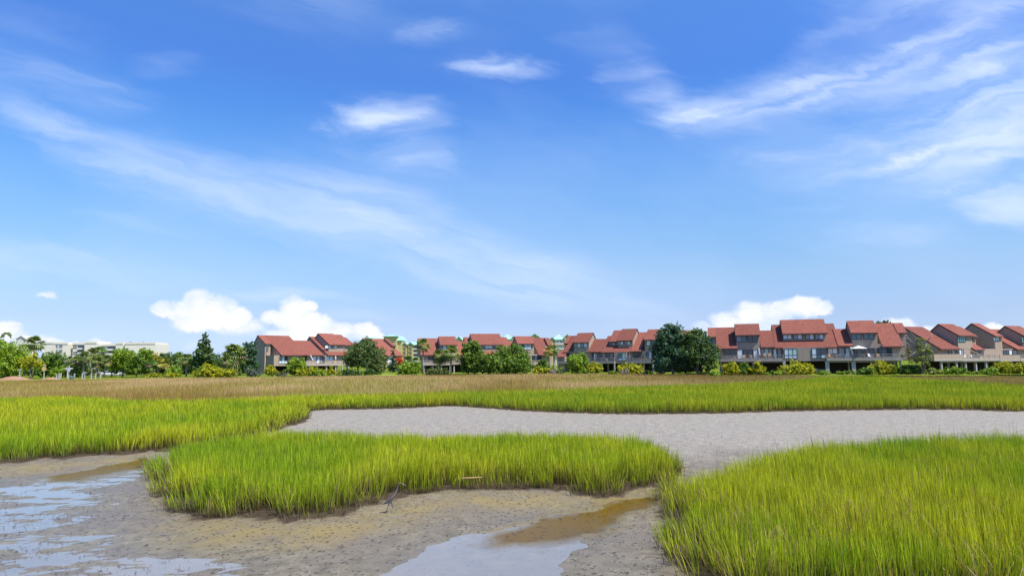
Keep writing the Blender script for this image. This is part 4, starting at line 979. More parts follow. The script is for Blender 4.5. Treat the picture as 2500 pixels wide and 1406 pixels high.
def palm(px, yc, wpx, Y, label, kind='palm', trunkm=None, group='cabbage palms', fr=34, lean=0.0, gz=GZ, n_skirt=8):
    """yc: the heart of the crown, wpx: its width"""
    seedc[0] += 1; g = np.random.default_rng(seedc[0]); c = atY(px, yc, Y); H = c.z-gz; R = wpx/FPX*Y*0.5
    root = empty('palm_tree', (c.x-lean, Y, gz), label=label, cat='palm tree', group=group)
    cols = {'palm': ((0.07, 0.12, 0.02), (0.27, 0.32, 0.07)), 'palmy': ((0.20, 0.20, 0.02), (0.46, 0.42, 0.06)), 'palmg': ((0.05, 0.12, 0.02), (0.20, 0.30, 0.06))}[kind]
    V = []; C = []
    for i in range(fr):
        a = i*2.399+g.uniform(-.2, .2); el = math.radians(g.uniform(-35, 85)) if i > n_skirt else math.radians(g.uniform(-60, -10))
        L = R*g.uniform(0.45, 0.62); dirv = np.array([math.cos(a)*math.cos(el), math.sin(a)*math.cos(el), math.sin(el)])
        p1 = dirv*L*0.9; hrt = np.array([lean, 0, H])
        side = np.cross(dirv, [0, 0, 1.0]); side /= (np.linalg.norm(side)+1e-6); up = np.cross(side, dirv)
        t = g.random(); cc = np.array(cols[0])*(1-t)+np.array(cols[1])*t
        if i <= n_skirt*0.5: cc = np.array([0.25, 0.19, 0.09])
        # petiole
        V.append([hrt-side*0.03, hrt+side*0.03, hrt+p1+side*0.02, hrt+p1-side*0.02]); C.append([cc*0.9]*4)
        nl = 9
        for k in range(nl):
            th = math.radians(-78+156*k/(nl-1)); dd = dirv*math.cos(th)+side*math.sin(th); dd = dd/np.linalg.norm(dd)
            Lf = R*0.58*(0.75+0.35*math.cos(th)); q0 = hrt+p1; q1 = q0+dd*Lf*0.55+up*0.06*R; q2 = q0+dd*Lf-np.array([0, 0, 0.30*Lf])
            w = np.cross(dd, up); w = w/(np.linalg.norm(w)+1e-6)*R*0.065
            ck = cc*g.uniform(0.8, 1.2)
            V.append([q0-w*.4, q0+w*.4, q1+w, q1-w]); C.append([ck]*4); V.append([q1-w, q1+w, q2+w*.15, q2-w*.15]); C.append([ck]*4)
    quadsmesh('crown', np.array(V), np.array(C), M_LEAF, root)
    mb = MB(); r = 0.20
    mb.tube([(0, 0, -0.1), (lean*0.3, 0, H*0.35), (lean*0.7, 0, H*0.75), (lean, 0, H)], [r*1.15, r, r*0.95, r*1.1], 8)
    mb.build('trunk', trunkm or M_BARKP, root, smooth=True)
    return root
TG = 'trees on the far bank'
# left wood
tree(8, 812, 42, 190, 'mid', 'small headed dark tree top standing above the broad tree at the far left', 800, 8, 0.4, group=TG)
tree(16, 832, 130, 172, 'bright', 'broad bright green tree at the far left edge over the bare earth mound', 3800, 20, 0.12, leaf=0.5, group=TG)
tree(-75, 838, 120, 176, 'mid', 'tree cut by the left edge beyond the bare mound', 1500, 12, 0.1, leaf=.5, group=TG)
palm(85, 840, 46, 182, 'tall palm behind the broad bright tree, its head against the white apartment block', fr=44)
tree(77, 862, 52, 163, 'yellow', 'small yellow green tree with a bare trunk between the two roadside marker posts', 1100, 10, 0.5, leaf=.38, group=TG)
tree(126, 862, 60, 176, 'mid', 'round dark green tree in front of the left end of the white apartments', 2200, 14, 0.08, leaf=.45, group=TG)
shrub(140, 892, 34, 168, 'lime', 'clipped bright green hedge clump behind the short white bollards', 600, group=None)
shrub(178, 890, 60, 178, 'mid', 'dark hedge behind the round green utility box', 900, group=None)
palm(170, 880, 24, 186, 'small palm low in front of the white apartments stair tower', fr=24, kind='palmg')
palm(189, 881, 34, 178, 'leftmost palm of the clump left of the parked cars, leaning slightly', fr=30, lean=-0.5)
palm(206, 872, 36, 176, 'second palm of the clump left of the parked cars', fr=32)
palm(226, 865, 38, 180, 'tallest palm of the clump left of the parked cars', fr=34)
palm(243, 863, 42, 184, 'palm with a wide head in front of the white balconies', fr=34, kind='palmg')
palm(236, 882, 34, 174, 'lower palm in the middle of the clump left of the parked cars', fr=30)
palm(259, 880, 36, 176, 'rightmost palm of the clump, its thin trunk beside the parked cars', fr=30, lean=0.3)
tree(302, 850, 76, 178, 'bright', 'round bright green tree above the parked cars', 2600, 14, 0.3, group=TG)
tree(276, 870, 40, 184, 'mid', 'mid green tree between the palm clump and the round bright tree', 1000, 9, 0.2, group=TG)
tree(357, 849, 58, 182, 'bright', 'bright domed tree before the blank right wing of the white apartments', 2400, 13, 0.15, group=TG)
tree(335, 866, 50, 176, 'mid', 'mid green tree just left of the domed tree', 1600, 11, 0.25, group=TG)
tree(375, 862, 36, 186, 'gold', 'tree with yellow browned leaves right of the domed tree', 700, 8, 0.3, group=TG)
palm(386, 885, 34, 178, 'browned palm right of the domed bright tree', kind='palmy', fr=28)
palm(368, 888, 34, 176, 'low green palm under the domed bright tree', kind='palmg', fr=28)
palm(405, 888, 34, 184, 'palm with yellowing fronds behind the low palmetto', kind='palmy', fr=28)
for i, (x, yt, w_, k) in enumerate([(392, 861, 50, 'dark'), (412, 862, 44, 'mid'), (432, 865, 50, 'dark'), (455, 866, 40, 'mid'), (470, 864, 50, 'dark'), (545, 862, 50, 'dark'), (565, 866, 40, 'mid')]):
    tree(x, yt, w_, 215+6*i, k, ['low dark treetop just right of the white apartments', 'second treetop right of the white apartments', 'dark treetop behind the yellowing palms', 'green treetop left of the tall ragged tree', 'dark treetop touching the tall ragged tree on its left', 'dark treetop right of the tall ragged tree', 'green treetop behind the palm beside the grey end wall'][i], 1100, 10, 0.1, leaf=.55, group='background wood left of the houses')
for i, (x, yt, w_) in enumerate([(150, 882, 90), (215, 878, 110), (285, 876, 110), (350, 872, 110), (425, 870, 120), (60, 880, 110), (490, 872, 120), (565, 872, 110)]):
    tree(x, yt, w_, 205+2*i, 'dark', ['shaded understorey below the white apartments left end', 'shaded understorey behind the palm clump', 'shaded understorey behind the parked cars', 'shaded understorey under the domed tree', 'shaded understorey behind the low palmetto', 'shaded understorey behind the marker posts', 'shaded understorey under the tall ragged tree', 'shaded understorey left of the grey end wall'][i], 1500, 14, 0.0, leaf=.6, name='thicket', cat='thicket', group='dark understorey of the left wood')
palm(436, 874, 34, 184, 'palm left of the dune grass clump, tallest there', fr=30, kind='palmg'); palm(456, 878, 36, 180, 'palm directly left of the tall ragged tree', fr=30)
tree(502, 811, 66, 176, 'dark', 'tall ragged dark tree with open top left of the houses', 1500, 15, 0.45, shape='cone', leaf=.5, group=TG)
tree(502, 862, 70, 178, 'dark', 'broad dark lower tree under the tall ragged top', 2400, 14, 0.1, leaf=.48, group=TG)
palm(571, 866, 64, 182, 'bushy palm between the ragged tree and the dark oak by the end wall', fr=44); palm(554, 880, 34, 178, 'lower palm left of the bushy one', fr=28)
tree(607, 832, 58, 188, 'deep', 'dark blue green oak pressed against the grey end wall', 3000, 16, 0.1, leaf=.45, group=TG)
tree(578, 848, 30, 196, 'mid', 'thin green tree left of the dark blue green oak', 600, 8, 0.2, group=TG)
shrub(428, 889, 46, 166, 'lime', 'rounded green palmetto left of the yellow dune grass', 900, group=None, name='palmetto', cat='palmetto')
shrub(400, 908, 90, 163, 'yellow', 'low yellow grass clump along the bank below the yellowing palms', 900, .35, name='tall_grass', cat='grass clump', group='tall yellow grass clumps'); shrub(525, 893, 96, 165, 'yellow', 'large yellow dune grass clump below the tall ragged tree', 1700, .42, name='tall_grass', cat='grass clump', group='tall yellow grass clumps')
shrub(486, 895, 30, 168, 'mid', 'small green bush left of the large dune grass clump', 400); shrub(512, 884, 50, 170, 'yellow', 'olive yellow bush above the dune grass clump', 800); shrub(560, 891, 46, 169, 'olive', 'olive bush right above the dune grass clump', 800)
shrub(616, 898, 38, 166, 'silver', 'dull grey green bush at the foot of the grey end wall', 700)
# before the left row
shrub(663, 889, 34, 168, 'yellow', 'round yellow green bush at the corner of the grey end wall', 900); shrub(685, 900, 30, 168, 'olive', 'small olive bush right of the corner bush', 400)
tree(720, 874, 62, 170, 'bright', 'leafy green tree hiding the left end of the first deck', 1700, 12, 0.15, leaf=.4, group=TG)
shrub(752, 893, 56, 167, 'yellow', 'yellow green bush under the first long deck, left one', 900); shrub(772, 897, 40, 167, 'bright', 'green bush under the first long deck, middle one', 600); shrub(808, 893, 34, 168, 'yellow', 'yellow green bush left of the big oak', 500); shrub(785, 903, 34, 166, 'bright', 'very low bush below the first long deck', 300)
for i, x in enumerate((842, 858, 905)): shrub(x, 897, 50, 171, 'dark', ['dark bush in the shade of the big oak, left', 'dark bush in the shade of the big oak, middle', 'dark bush in the shade of the big oak, right'][i], 500)
tree(886, 828, 116, 176, 'oak', 'big spreading oak on pale trunks in front of the left townhouse row', 6500, 26, 0.34, leaf=.42, group=TG, stems=4, bark=M_CONC)
tree(925, 868, 44, 174, 'olive', 'low right skirt of the big spreading oak', 1200, 10, 0.15, group=TG)
tree(960, 846, 30, 215, 'deep', 'dark conifer in the gap right of the left townhouse row', 900, 9, 0.05, shape='cone', group=TG)
tree(974, 872, 22, 178, 'red', 'small tree in red flower beside the left row deck', 420, 7, 0.55, leaf=.35, group=TG)
palm(996, 884, 36, 182, 'palm right of the red flowering tree', kind='palmg', fr=36); palm(1016, 884, 30, 196, 'small dark palm before the yellow apartments', kind='palmg', fr=24)
tree(988, 886, 34, 172, 'lime', 'vivid green bush below the red flowering tree', 900, 9, 0.03, group=None, name='shrub', cat='shrub'); shrub(1013, 883, 38, 172, 'lime', 'vivid green leafy bush left of the lone tall palm', 1100); shrub(1060, 892, 40, 170, 'olive', 'olive bush below the middle row left deck', 900)
palm(1033, 843, 38, 182, 'lone tall palm at the left corner of the middle row', fr=38); palm(1074, 871, 44, 176, 'squat palm in front of the middle row deck', fr=42, kind='palm')
palm(1101, 864, 50, 174, 'shaggy palm on a pale trunk beside the broad green trees', fr=44, trunkm=M_CONC, n_skirt=14)
shrub(1085, 897, 36, 171, 'olive', 'olive bush with pinkish stems at the foot of the shaggy palm', 500)
tree(1150, 831, 84, 176, 'mid', 'ragged broad tree, left of the pair before the middle row', 3600, 18, 0.06, leaf=.48, group=TG, stems=2)
tree(1190, 858, 80, 173, 'mid', 'low middle lobe joining the pair of broad trees', 2200, 14, 0.05, leaf=.45, group=TG)
tree(1247, 840, 108, 176, 'mid', 'broad tree, right of the pair before the middle row', 4600, 20, 0.04, leaf=.46, group=TG, stems=2); tree(1225, 868, 90, 172, 'mid', 'leafy skirt below the right broad tree', 2300, 14, 0.02, leaf=.42, group=TG)
shrub(1322, 874, 44, 170, 'mid', 'dark palmetto mound right of the broad trees', 1000, .4, name='palmetto', cat='palmetto', group=None); shrub(1324, 893, 46, 168, 'yellow', 'yellow hedge in front of the dark palmetto mound', 700)
palm(1338, 858, 28, 180, 'yellow headed palm leaning left at the right end of the middle row', kind='palmy', fr=26, lean=-0.8); palm(1352, 854, 30, 182, 'dark headed palm behind the yellow headed one', fr=26)
shrub(1352, 899, 34, 166, 'grey', 'dead grey brushwood before the centre row', 500); shrub(1366, 896, 24, 166, 'lime', 'small green bush right of the dead brushwood', 300)
tree(1409, 861, 58, 164, 'lime', 'bright feathery tree in front of the centre row left deck', 2200, 14, 0.02, leaf=.4, group=TG); shrub(1452, 882, 40, 162, 'yellow', 'yellow green bush right of the bright feathery tree', 1100)
shrub(1496, 902, 26, 160, 'lime', 'tiny bush between two yellow bushes before the centre row', 260); shrub(1540, 884, 58, 160, 'yellow', 'wide yellow bush before the centre row right deck', 1300); shrub(1524, 899, 22, 157, 'grey', 'dead grey twigs under the wide yellow bush', 240); shrub(1580, 903, 34, 157, 'mid', 'low green bush left of the tall dark evergreens', 300)
tree(1637, 787, 114, 150, 'deep', 'tall dark evergreen, taller left one of the pair in the centre right', 7000, 34, 0.02, leaf=.42, group=TG, shape='dome')
tree(1700, 797, 116, 148, 'dark', 'dark evergreen with a ragged top, right one of the pair', 5400, 32, 0.04, leaf=.42, group=TG, shape='dome')
shrub(1748, 905, 40, 136, 'lime', 'low lime bush at the left end of the right row', 400); shrub(1784, 881, 40, 139, 'yellow', 'yellow bush before the right row, leftmost', 1100); shrub(1818, 884, 50, 140, 'mid', 'dark green bush between two yellow ones', 1300); shrub(1848, 882, 40, 138, 'yellow', 'yellow bush right of the dark green bush', 1000)
shrub(1890, 903, 46, 136, 'lime', 'low lime bush before the first open garage bay', 500); shrub(1945, 877, 72, 138, 'yellow', 'large yellow bush before the white glazed bay', 2100); shrub(2010, 903, 40, 136, 'lime', 'low lime bush in front of the parked silver car', 450); shrub(2064, 903, 60, 136, 'lime', 'low lime bush before the wide garage opening', 700)
shrub(2150, 879, 66, 134, 'yellow', 'large yellow bush below the umbrella deck', 1900); shrub(2110, 892, 44, 133, 'mid', 'leafy green bush left of the large yellow bush below the umbrella', 800); shrub(2213, 888, 60, 133, 'mid', 'deep green rounded bush left of the vine clad tree', 1700)
shrub(2274, 897, 34, 131, 'vine', 'pale leaved bush right of the vine clad tree', 700); shrub(2306, 896, 34, 131, 'lime', 'lime bush before the angled row, left one', 600); shrub(2334, 894, 38, 131, 'lime', 'lime bush before the angled row, middle one', 800); shrub(2376, 905, 40, 129, 'lime', 'very low bush before the angled row posts', 300); shrub(2416, 897, 40, 128, 'lime', 'rounded lime bush before the angled row, right one', 800)
shrub(2456, 882, 60, 130, 'yellow', 'yellow topped dark bush near the right edge', 1500); shrub(2500, 881, 50, 129, 'yellow', 'yellow bush cut by the right edge', 1200)
tree(2157, 780, 48, 215, 'dark', 'dark treetop showing over the right row roof', 900, 9, 0.6, leaf=.55, group=TG)
tree(1180, 850, 60, 235, 'dark', 'tree behind the middle row', 500, 8, 0.1, group=None) if False else None
# the vine clad tree with bare limbs
def vine_tree():
    Y = 131; b = atY(2252, 912, Y); r = empty('tree', (b.x, Y, GZ-0.1), label='vine clad tree with bare pale limbs reaching left between the right hand rows', cat='tree', group=TG)
    def q(px, py, dy=0): v = atY(px, py, Y); return (v.x-b.x, dy, v.z-GZ+0.1)
    mb = MB(); mb.tube([q(2252, 912), q(2254, 885), q(2258, 862), q(2262, 835)], [.30, .26, .2, .1], 8); mb.tube([q(2254, 880), (q(2248, 862)[0], .3, q(2248, 862)[2]), q(2242, 836)], [.2, .14, .07], 7)
    L = [[(2258,862),(2240,850),(2222,848),(2208,846)],[(2240,850),(2228,838),(2216,826),(2206,818)],[(2222,848),(2212,838),(2200,835)],[(2208,846),(2202,842),(2196,838)],[(2250,878),(2232,868),(2212,862),(2196,866)],
         [(2212,862),(2204,852),(2200,846)],[(2228,838),(2222,828),(2214,816)],[(2242,836),(2234,822),(2222,810)],[(2262,835),(2268,822),(2274,814)],[(2216,826),(2208,828),(2199,824)],[(2232,868),(2220,855),(2216,842),(2210,834)],[(2248,862),(2234,858),(2218,870),(2204,872)]]
    for i, l in enumerate(L): mb.tube([q(x, y, 0.4*math.sin(i*2+k)) for k, (x, y) in enumerate(l)], [0.10-0.022*k for k in range(len(l))], 6)
    mb.build('trunk', M_BARK, r, smooth=True)
    cs = [q(2246, 842), q(2250, 858), q(2262, 850), q(2268, 870), q(2258, 884), q(2244, 872), q(2270, 858), q(2230, 880), (q(2256, 828)), q(2215, 858), q(2205, 868), q(2240, 828), q(2250, 895)]
    rs = [.8, 1.0, 1.0, 1.0, .9, .9, .6, .8, .5, .5, .5, .45, .7]
    V, C = leafcloud(cs, rs, [int(330*x*x+60) for x in rs], .26, KINDS['vine'][0], KINDS['vine'][1], 777); quadsmesh('foliage', V, C, M_LEAF, r)
    V, C = leafcloud([q(2225, 868), q(2238, 878), q(2215, 850)], [.8, .7, .5], [120, 90, 50], .24, KINDS['gold'][0], (0.45, 0.26, 0.06), 778); o = quadsmesh('foliage', V, C, M_LEAF, r); o['label'] = 'orange browned leaves'
vine_tree()

# ------------------------------------------------------------------ background buildings
M_WHITE = mat('white_stucco', (0.70, 0.64, 0.54), 0.85, 0.05, 0.3); M_YEL = mat('yellow_stucco', (0.52, 0.43, 0.19), 0.85, 0.05, 0.3); M_MINTR = mat('mint_metal_roof', (0.34, 0.58, 0.47), 0.5, 0.08, 0.6)
M_GREYROOF = mat('grey_shingle', (0.16, 0.15, 0.14), 0.9, 0.15, 2); M_VOID = mat('balcony_shade', (0.10, 0.09, 0.085), 0.9, 0.2, 0.5)
def white_flats():
    r = Row('apartment_building', 132, 430, 8, 0.5, label='white flat roofed apartment block behind the trees on the left', cat='apartment building')
    def blk(x0, x1, yt, w, d, name='wall', m=M_WHITE, yb=925):
        o = r.block(x0, x1, yt, yb, w, d, name, m)
        u0, z = r.uz(x0, yt, w); u1, _ = r.uz(x1, yt, w); r.part(MB().box(u0-.3, u1+.3, w-.3, w+d+.3, z+0.003, z+1.3), 'parapet', M_WHITE, o)
    blk(108, 132, 839, 6, 16); blk(132, 165, 840, 0, 18); blk(165, 179, 842, 3, 15); blk(179, 207, 841, 0, 18); blk(207, 235, 838, -3, 20); blk(235, 283, 844, 1, 18); blk(283, 299, 840, -2, 20); blk(299, 305, 840, 0, 18); blk(305, 378, 840, -4, 22)
    for y in (842, 853.5, 864.5, 875.5):
        r.window(137, 144, y, y+6.5, -.05, 'gw'); r.window(145.5, 152.5, y, y+6.5, -.05, 'gg'); r.window(165.5, 168, y+1, y+6, 2.95, 'd')
    for y in (843, 858): r.window(179.5, 188, y, y+8, -.05, 'gg')
    for y in (843.5, 854.5, 865.5):
        r.window(190, 205, y, y+8.5, -.05, 'ddd', name='balcony_opening'); u0, z = r.uz(189, y+5.5, -1.2); u1, _ = r.uz(206, y+5.5, -1.2); r.part(MB().box(u0, u1, -1.2, -.12, z-1.0, z), 'balcony', M_WHITE)
    for y in (846, 857):
        r.window(236, 281, y, y+7.5, .95, 'ddgdd', name='balcony_opening'); u0, z = r.uz(258, y+5.5, -.2); u1, _ = r.uz(281, y+5.5, -.2); r.part(MB().box(u0, u1, -.2, .88, z-1.0, z), 'balcony', M_WHITE)
    for x in (318, 349): u, z = r.uz(x, 836.5, 3); r.part(MB().box(u-.6, u+.6, 3, 4, z-0.5, z+.7), 'roof_vent', M_VOID)
white_flats()
def white_gable():
    r = Row('house', 50, 400, 0, 0.6, label='white house gable just showing above the broad bright tree on the left', cat='house')
    r.block(40, 60, 830, 930, 0, 8, 'wall', M_WHITE)
    u0, z0 = r.uz(38, 829, -.5); u1, _ = r.uz(63, 829, -.5); um = (u0+u1)/2; z1 = r.uz(50, 821, 0)[1]
    mb = MB(); 
    for (a, b) in ((u0, um), (um, u1)):
        za, zb = (z0, z1) if a == u0 else (z1, z0)
        mb.hexa([(a, -.5, za), (b, -.5, zb), (b, 9, zb), (a, 9, za), (a, -.5, za+.5), (b, -.5, zb+.5), (b, 9, zb+.5), (a, 9, za+.5)])
    o = r.part(mb, 'roof', mat('light_roof', (0.5, 0.48, 0.45)))
    r.part(MB().quad((u0+.6, -.02, z0), (u1-.6, -.02, z0), (um, -.02, z1-.1), (um, 0.0, z1-.1)), 'gable', M_WHITE)
white_gable()
def yellow_flats():
    r = Row('apartment_building', 980, 480, -4, 0.5, label='yellow apartment block with mint green roofs rising behind the red roofs', cat='apartment building')
    P = r.part
    def blk(x0, x1, yt, w, d, yb=920, m=M_YEL, name='wall'): return r.block(x0, x1, yt, yb, w, d, name, m)
    def cap(x0, x1, y, w, d, h=1.2, ov=1.0, hip=2.4):
        u0, z = r.uz(x0, y, w); u1, _ = r.uz(x1, y, w); mb = MB()
        mb.box(u0-ov, u1+ov, w-ov, w+d+ov, z+.003, z+h*.4); k = min((u1-u0)/2, d/2)*.9
        mb.hexa([(u0-ov, w-ov, z+h*.4+.003), (u1+ov, w-ov, z+h*.4+.003), (u1+ov, w+d+ov, z+h*.4+.003), (u0-ov, w+d+ov, z+h*.4+.003), (u0+k, w+k, z+hip), (u1-k, w+k, z+hip), (u1-k, w+d-k, z+hip), (u0+k, w+d-k, z+hip)]); P(mb, 'roof', M_MINTR)
    def gable(x0, x1, yb, yt, w, wm=M_YEL):
        u0, z0 = r.uz(x0, yb, w); u1, _ = r.uz(x1, yb, w); um = (u0+u1)/2; z1 = r.uz((x0+x1)/2, yt, w)[1]
        mb = MB(); n = 0
        mb.v = [(u0, w, z0), (u1, w, z0), (um, w, z1), (u0, w+8, z0), (u1, w+8, z0), (um, w+8, z1)]; mb.f = [(0, 1, 2), (3, 5, 4), (0, 3, 4, 1)]
        g_ = P(mb, 'gable', wm)
        mb = MB(); e = .7
        for (a, za, b, zb) in ((u0-e, z0-e*.7, um, z1), (um, z1, u1+e, z0-e*.7)):
            mb.hexa([(a, w-.6, za+.02), (b, w-.6, zb+.02), (b, w+8, zb+.02), (a, w+8, za+.02), (a, w-.6, za+.6), (b, w-.6, zb+.6), (b, w+8, zb+.6), (a, w+8, za+.6)])
        P(mb, 'roof', M_MINTR)
    def arch(x0, x1, yt, yb, w):
        u0, zt = r.uz(x0, yt, w); u1, zb = r.uz(x1, yb, w); c = (u0+u1)/2; h = (u1-u0)/2; pr = [(u0, zb), (u1, zb)]
        n = 8; pr += [(c+h*math.cos(math.pi*i/n), zt-h*.8+h*.8*math.sin(math.pi*i/n)) for i in range(n+1)]
        mb = MB(); k = len(pr); mb.v = [(u, w-.25, z) for u, z in pr]+[(u, w-.01, z) for u, z in pr]; mb.f = [tuple(range(k)), tuple(range(2*k-1, k-1, -1))]+[(i, (i+1) % k, k+(i+1) % k, k+i) for i in range(k)]
        f = P(mb, 'arched_opening', M_VOID); P(MB().box(u0-.1, u1+.1, w-.45, w-.26, zb, zb+(zt-zb)*.35), 'balustrade', M_YEL, f)
    blk(890, 937, 833, 4, 14); cap(878, 930, 832, 4, 14, hip=3); blk(937, 968, 822.5, -2, 16); cap(939, 967, 822, -2, 16, hip=1.6, ov=1.4); blk(968, 980, 832.5, 0, 14); cap(969, 979, 832, 0, 14, hip=3.5)
    blk(980, 1395, 843.5, 3, 16); cap(982, 1395, 843, 3, 16, hip=2.6)
    for x in (982, 996.5):
        blk(x, x+11.5, 842, 1.5, 1.5); gable(x-.5, x+12, 842, 836.5, 1.4)
        for y in (842.5, 852.5, 862.5, 873, 883): arch(x+2.8, x+8.8, y, y+5, 1.45)
    for y in (844.5, 854.5, 864.5, 874.5):
        r.window(1008, 1013, y, y+6, 2.95, 'd', name='balcony_opening'); r.window(1014, 1020, y, y+6, 2.95, 'd', name='balcony_opening')
        u0, z = r.uz(1008, y+5.5, 2.2); u1, _ = r.uz(1020, y+5.5, 2.2); P(MB().box(u0, u1, 2.2, 2.85, z-.9, z), 'balcony', M_WHITE)
    for x0, x1, yb, yt in ((1112, 1129, 832, 822.5), (1247, 1260, 830, 821), (1293, 1318, 824.5, 815.5), (1343, 1353, 829, 823.8), (1378, 1392, 824, 817)):
        blk(x0+.5, x1-.5, yb+.3, .5, 2.4); gable(x0, x1, yb, yt, .4)
    blk(1230, 1262, 830.5, 1.2, 1.7); cap(1226, 1250, 829.5, 1.2, 12, hip=4); blk(1340, 1355, 830, .9, 2.0); arch(1343.5, 1352.5, 832.5, 843, .85); arch(1343.5, 1352.5, 845, 855, .85)
    blk(1355, 1395, 830.5, 2.2, .7, m=M_WHITE); cap(1352, 1376, 830, 2.2, 12, hip=4)
    for y in (832, 844, 855):
        r.window(1357, 1363, y, y+7, 2.15, 'mg'); r.window(1365, 1371, y, y+7, 2.15, 'mg'); u0, z = r.uz(1355.5, y+5.5, .9); u1, _ = r.uz(1377, y+5.5, .9); P(MB().box(u0, u1, .9, 2.1, z-1.0, z), 'balcony', M_WHITE)
yellow_flats()
def back_house():
    r = Row('house', 1690, 215, -20, 0.6, label='dark roofed house peak behind the two tall evergreens', cat='house')
    r.block(1640, 1712, 818, 905, 0, 9, 'wall', M_WALL)
    u0, z0 = r.uz(1632, 821, -.6); u1, _ = r.uz(1716, 821, -.6); z1 = r.uz(1690, 805, 4.5)[1]
    mb = MB(); mb.hexa([(u0, -.6, z0), (u1, -.6, z0), (u1, 9.6, z0), (u0, 9.6, z0), (u0+3, 4.2, z1), (u1-1.2, 4.2, z1), (u1-1.2, 4.8, z1), (u0+3, 4.8, z1)]); r.part(mb, 'roof', mat('brown_shingle', (0.20, 0.16, 0.10), .9, .2, 2))
back_house()

# ------------------------------------------------------------------ small things by the bank
M_POSTW = mat('white_painted_post', (0.52, 0.50, 0.42), .7, .06); M_SIGNY = mat('faded_yellow_sign', (0.62, 0.48, 0.16), .6, .1)
GB = 'white bollards along the road'
def bollard(px, ytop, Y, label, h=None):
    t = atY(px, ytop, Y); H = t.z-GZ
    r = empty('bollard', (t.x, Y, GZ), label=label, cat='bollard', group=GB)
    mb = MB(); mb.box(-.10, .10, -.10, .10, -.2, H-.08); mb.build('post', M_POSTW, r, bevel=.02)
    mb = MB(); mb.hexa([(-.17, -.17, H-.077), (.17, -.17, H-.077), (.17, .17, H-.077), (-.17, .17, H-.077), (-.08, -.08, H+.02), (.08, -.08, H+.02), (.08, .08, H+.02), (-.08, .08, H+.02)]); mb.build('cap', M_POSTW, r)
for x, y, l in ((138, 914, 'short white bollard, leftmost of those in the open'), (144.5, 911.5, 'tall white bollard left of the small white sign post'), (182, 912.5, 'white bollard right of the green utility box'), (201, 912.5, 'white bollard below the left palms'), (223, 912.5, 'white bollard below the middle palms'), (233.5, 912.5, 'white bollard below the right palms')): bollard(x, y, 156, l)
def tpost(px, ytop, ybar, Y, label, disc=None, bird=False):
    t = atY(px, ytop, Y); H = t.z-GZ; hb = atY(px, ybar, Y).z-GZ
    r = empty('marker_post', (t.x, Y, GZ), label=label, cat='marker post')
    MB().box(-.08, .08, -.08, .08, -.2, H).build('post', M_POSTW, r, bevel=.02)
    if disc:
        mb = MB(); mb.tube([(0, -.16, hb), (0, -.115, hb)], [disc, disc], 20); mb.build('sign', M_SIGNY, r)
        mb = MB(); mb.box(-.2, .2, -.2, .2, H+.004, H+.12); mb.build('cap', M_POSTW, r)
    else:
        MB().box(-.5, .5, -.17, -.114, hb-.12, hb+.12).build('crossbar', M_POSTW, r, bevel=.02)
    return r, H
tpost(49, 902, 902.5, 150, 'white post with a short crossbar before the bare earth mound')
tpost(109, 891.5, 900.5, 150, 'white post carrying a round faded yellow sign', disc=.52)
r_, H_ = tpost(169, 893, 903, 154, 'thin white post with a small sign box right of the pale shelter'); MB().box(-.2, .35, -.24, -.18, H_-1.4, H_-.5).build('sign', mat('pale_sign', (.55, .58, .6)), r_)
tpost(207.5, 908.5, 910, 158, 'low white T post below the left palms'); tpost(246, 907.5, 908.8, 158, 'low white T post with a wide crossbar right of the bollards')
def utility():
    t = atY(175, 914, 155); r = empty('utility_box', (t.x, 155, GZ), label='rounded grey green utility box behind the small white sign post', cat='utility box'); m = mat('utility_green', (.12, .17, .12), .6)
    mb = MB(); pr = [(-.45, 0), (.45, 0)]+[(.45*math.cos(math.pi*i/8), .45+.4*math.sin(math.pi*i/8)) for i in range(9)]; mb.prism(pr, -.45, .45); mb.build('cabinet', m, r); MB().box(-.3, .3, -.475, -.455, .15, .6).build('door', m, r)
utility()
def shelter():
    a = atY(163, 898, 175); r = empty('shelter', (a.x, 175, GZ), label='open dark shelter with a pale flat roof left of the small white sign post', cat='shelter'); h = a.z-GZ
    MB().box(-1.0, 1.0, -1, 1.5, h-.3, h).build('roof', M_PALE, r); MB().box(-.8, .8, 1.2, 1.3, -.1, h-.304).build('back_panel', M_SHADE, r)
    for sx in (-.85, .85): MB().box(sx-.07, sx+.07, -.9, -.76, -.1, h-.304).build('post', M_PALE, r)
shelter()
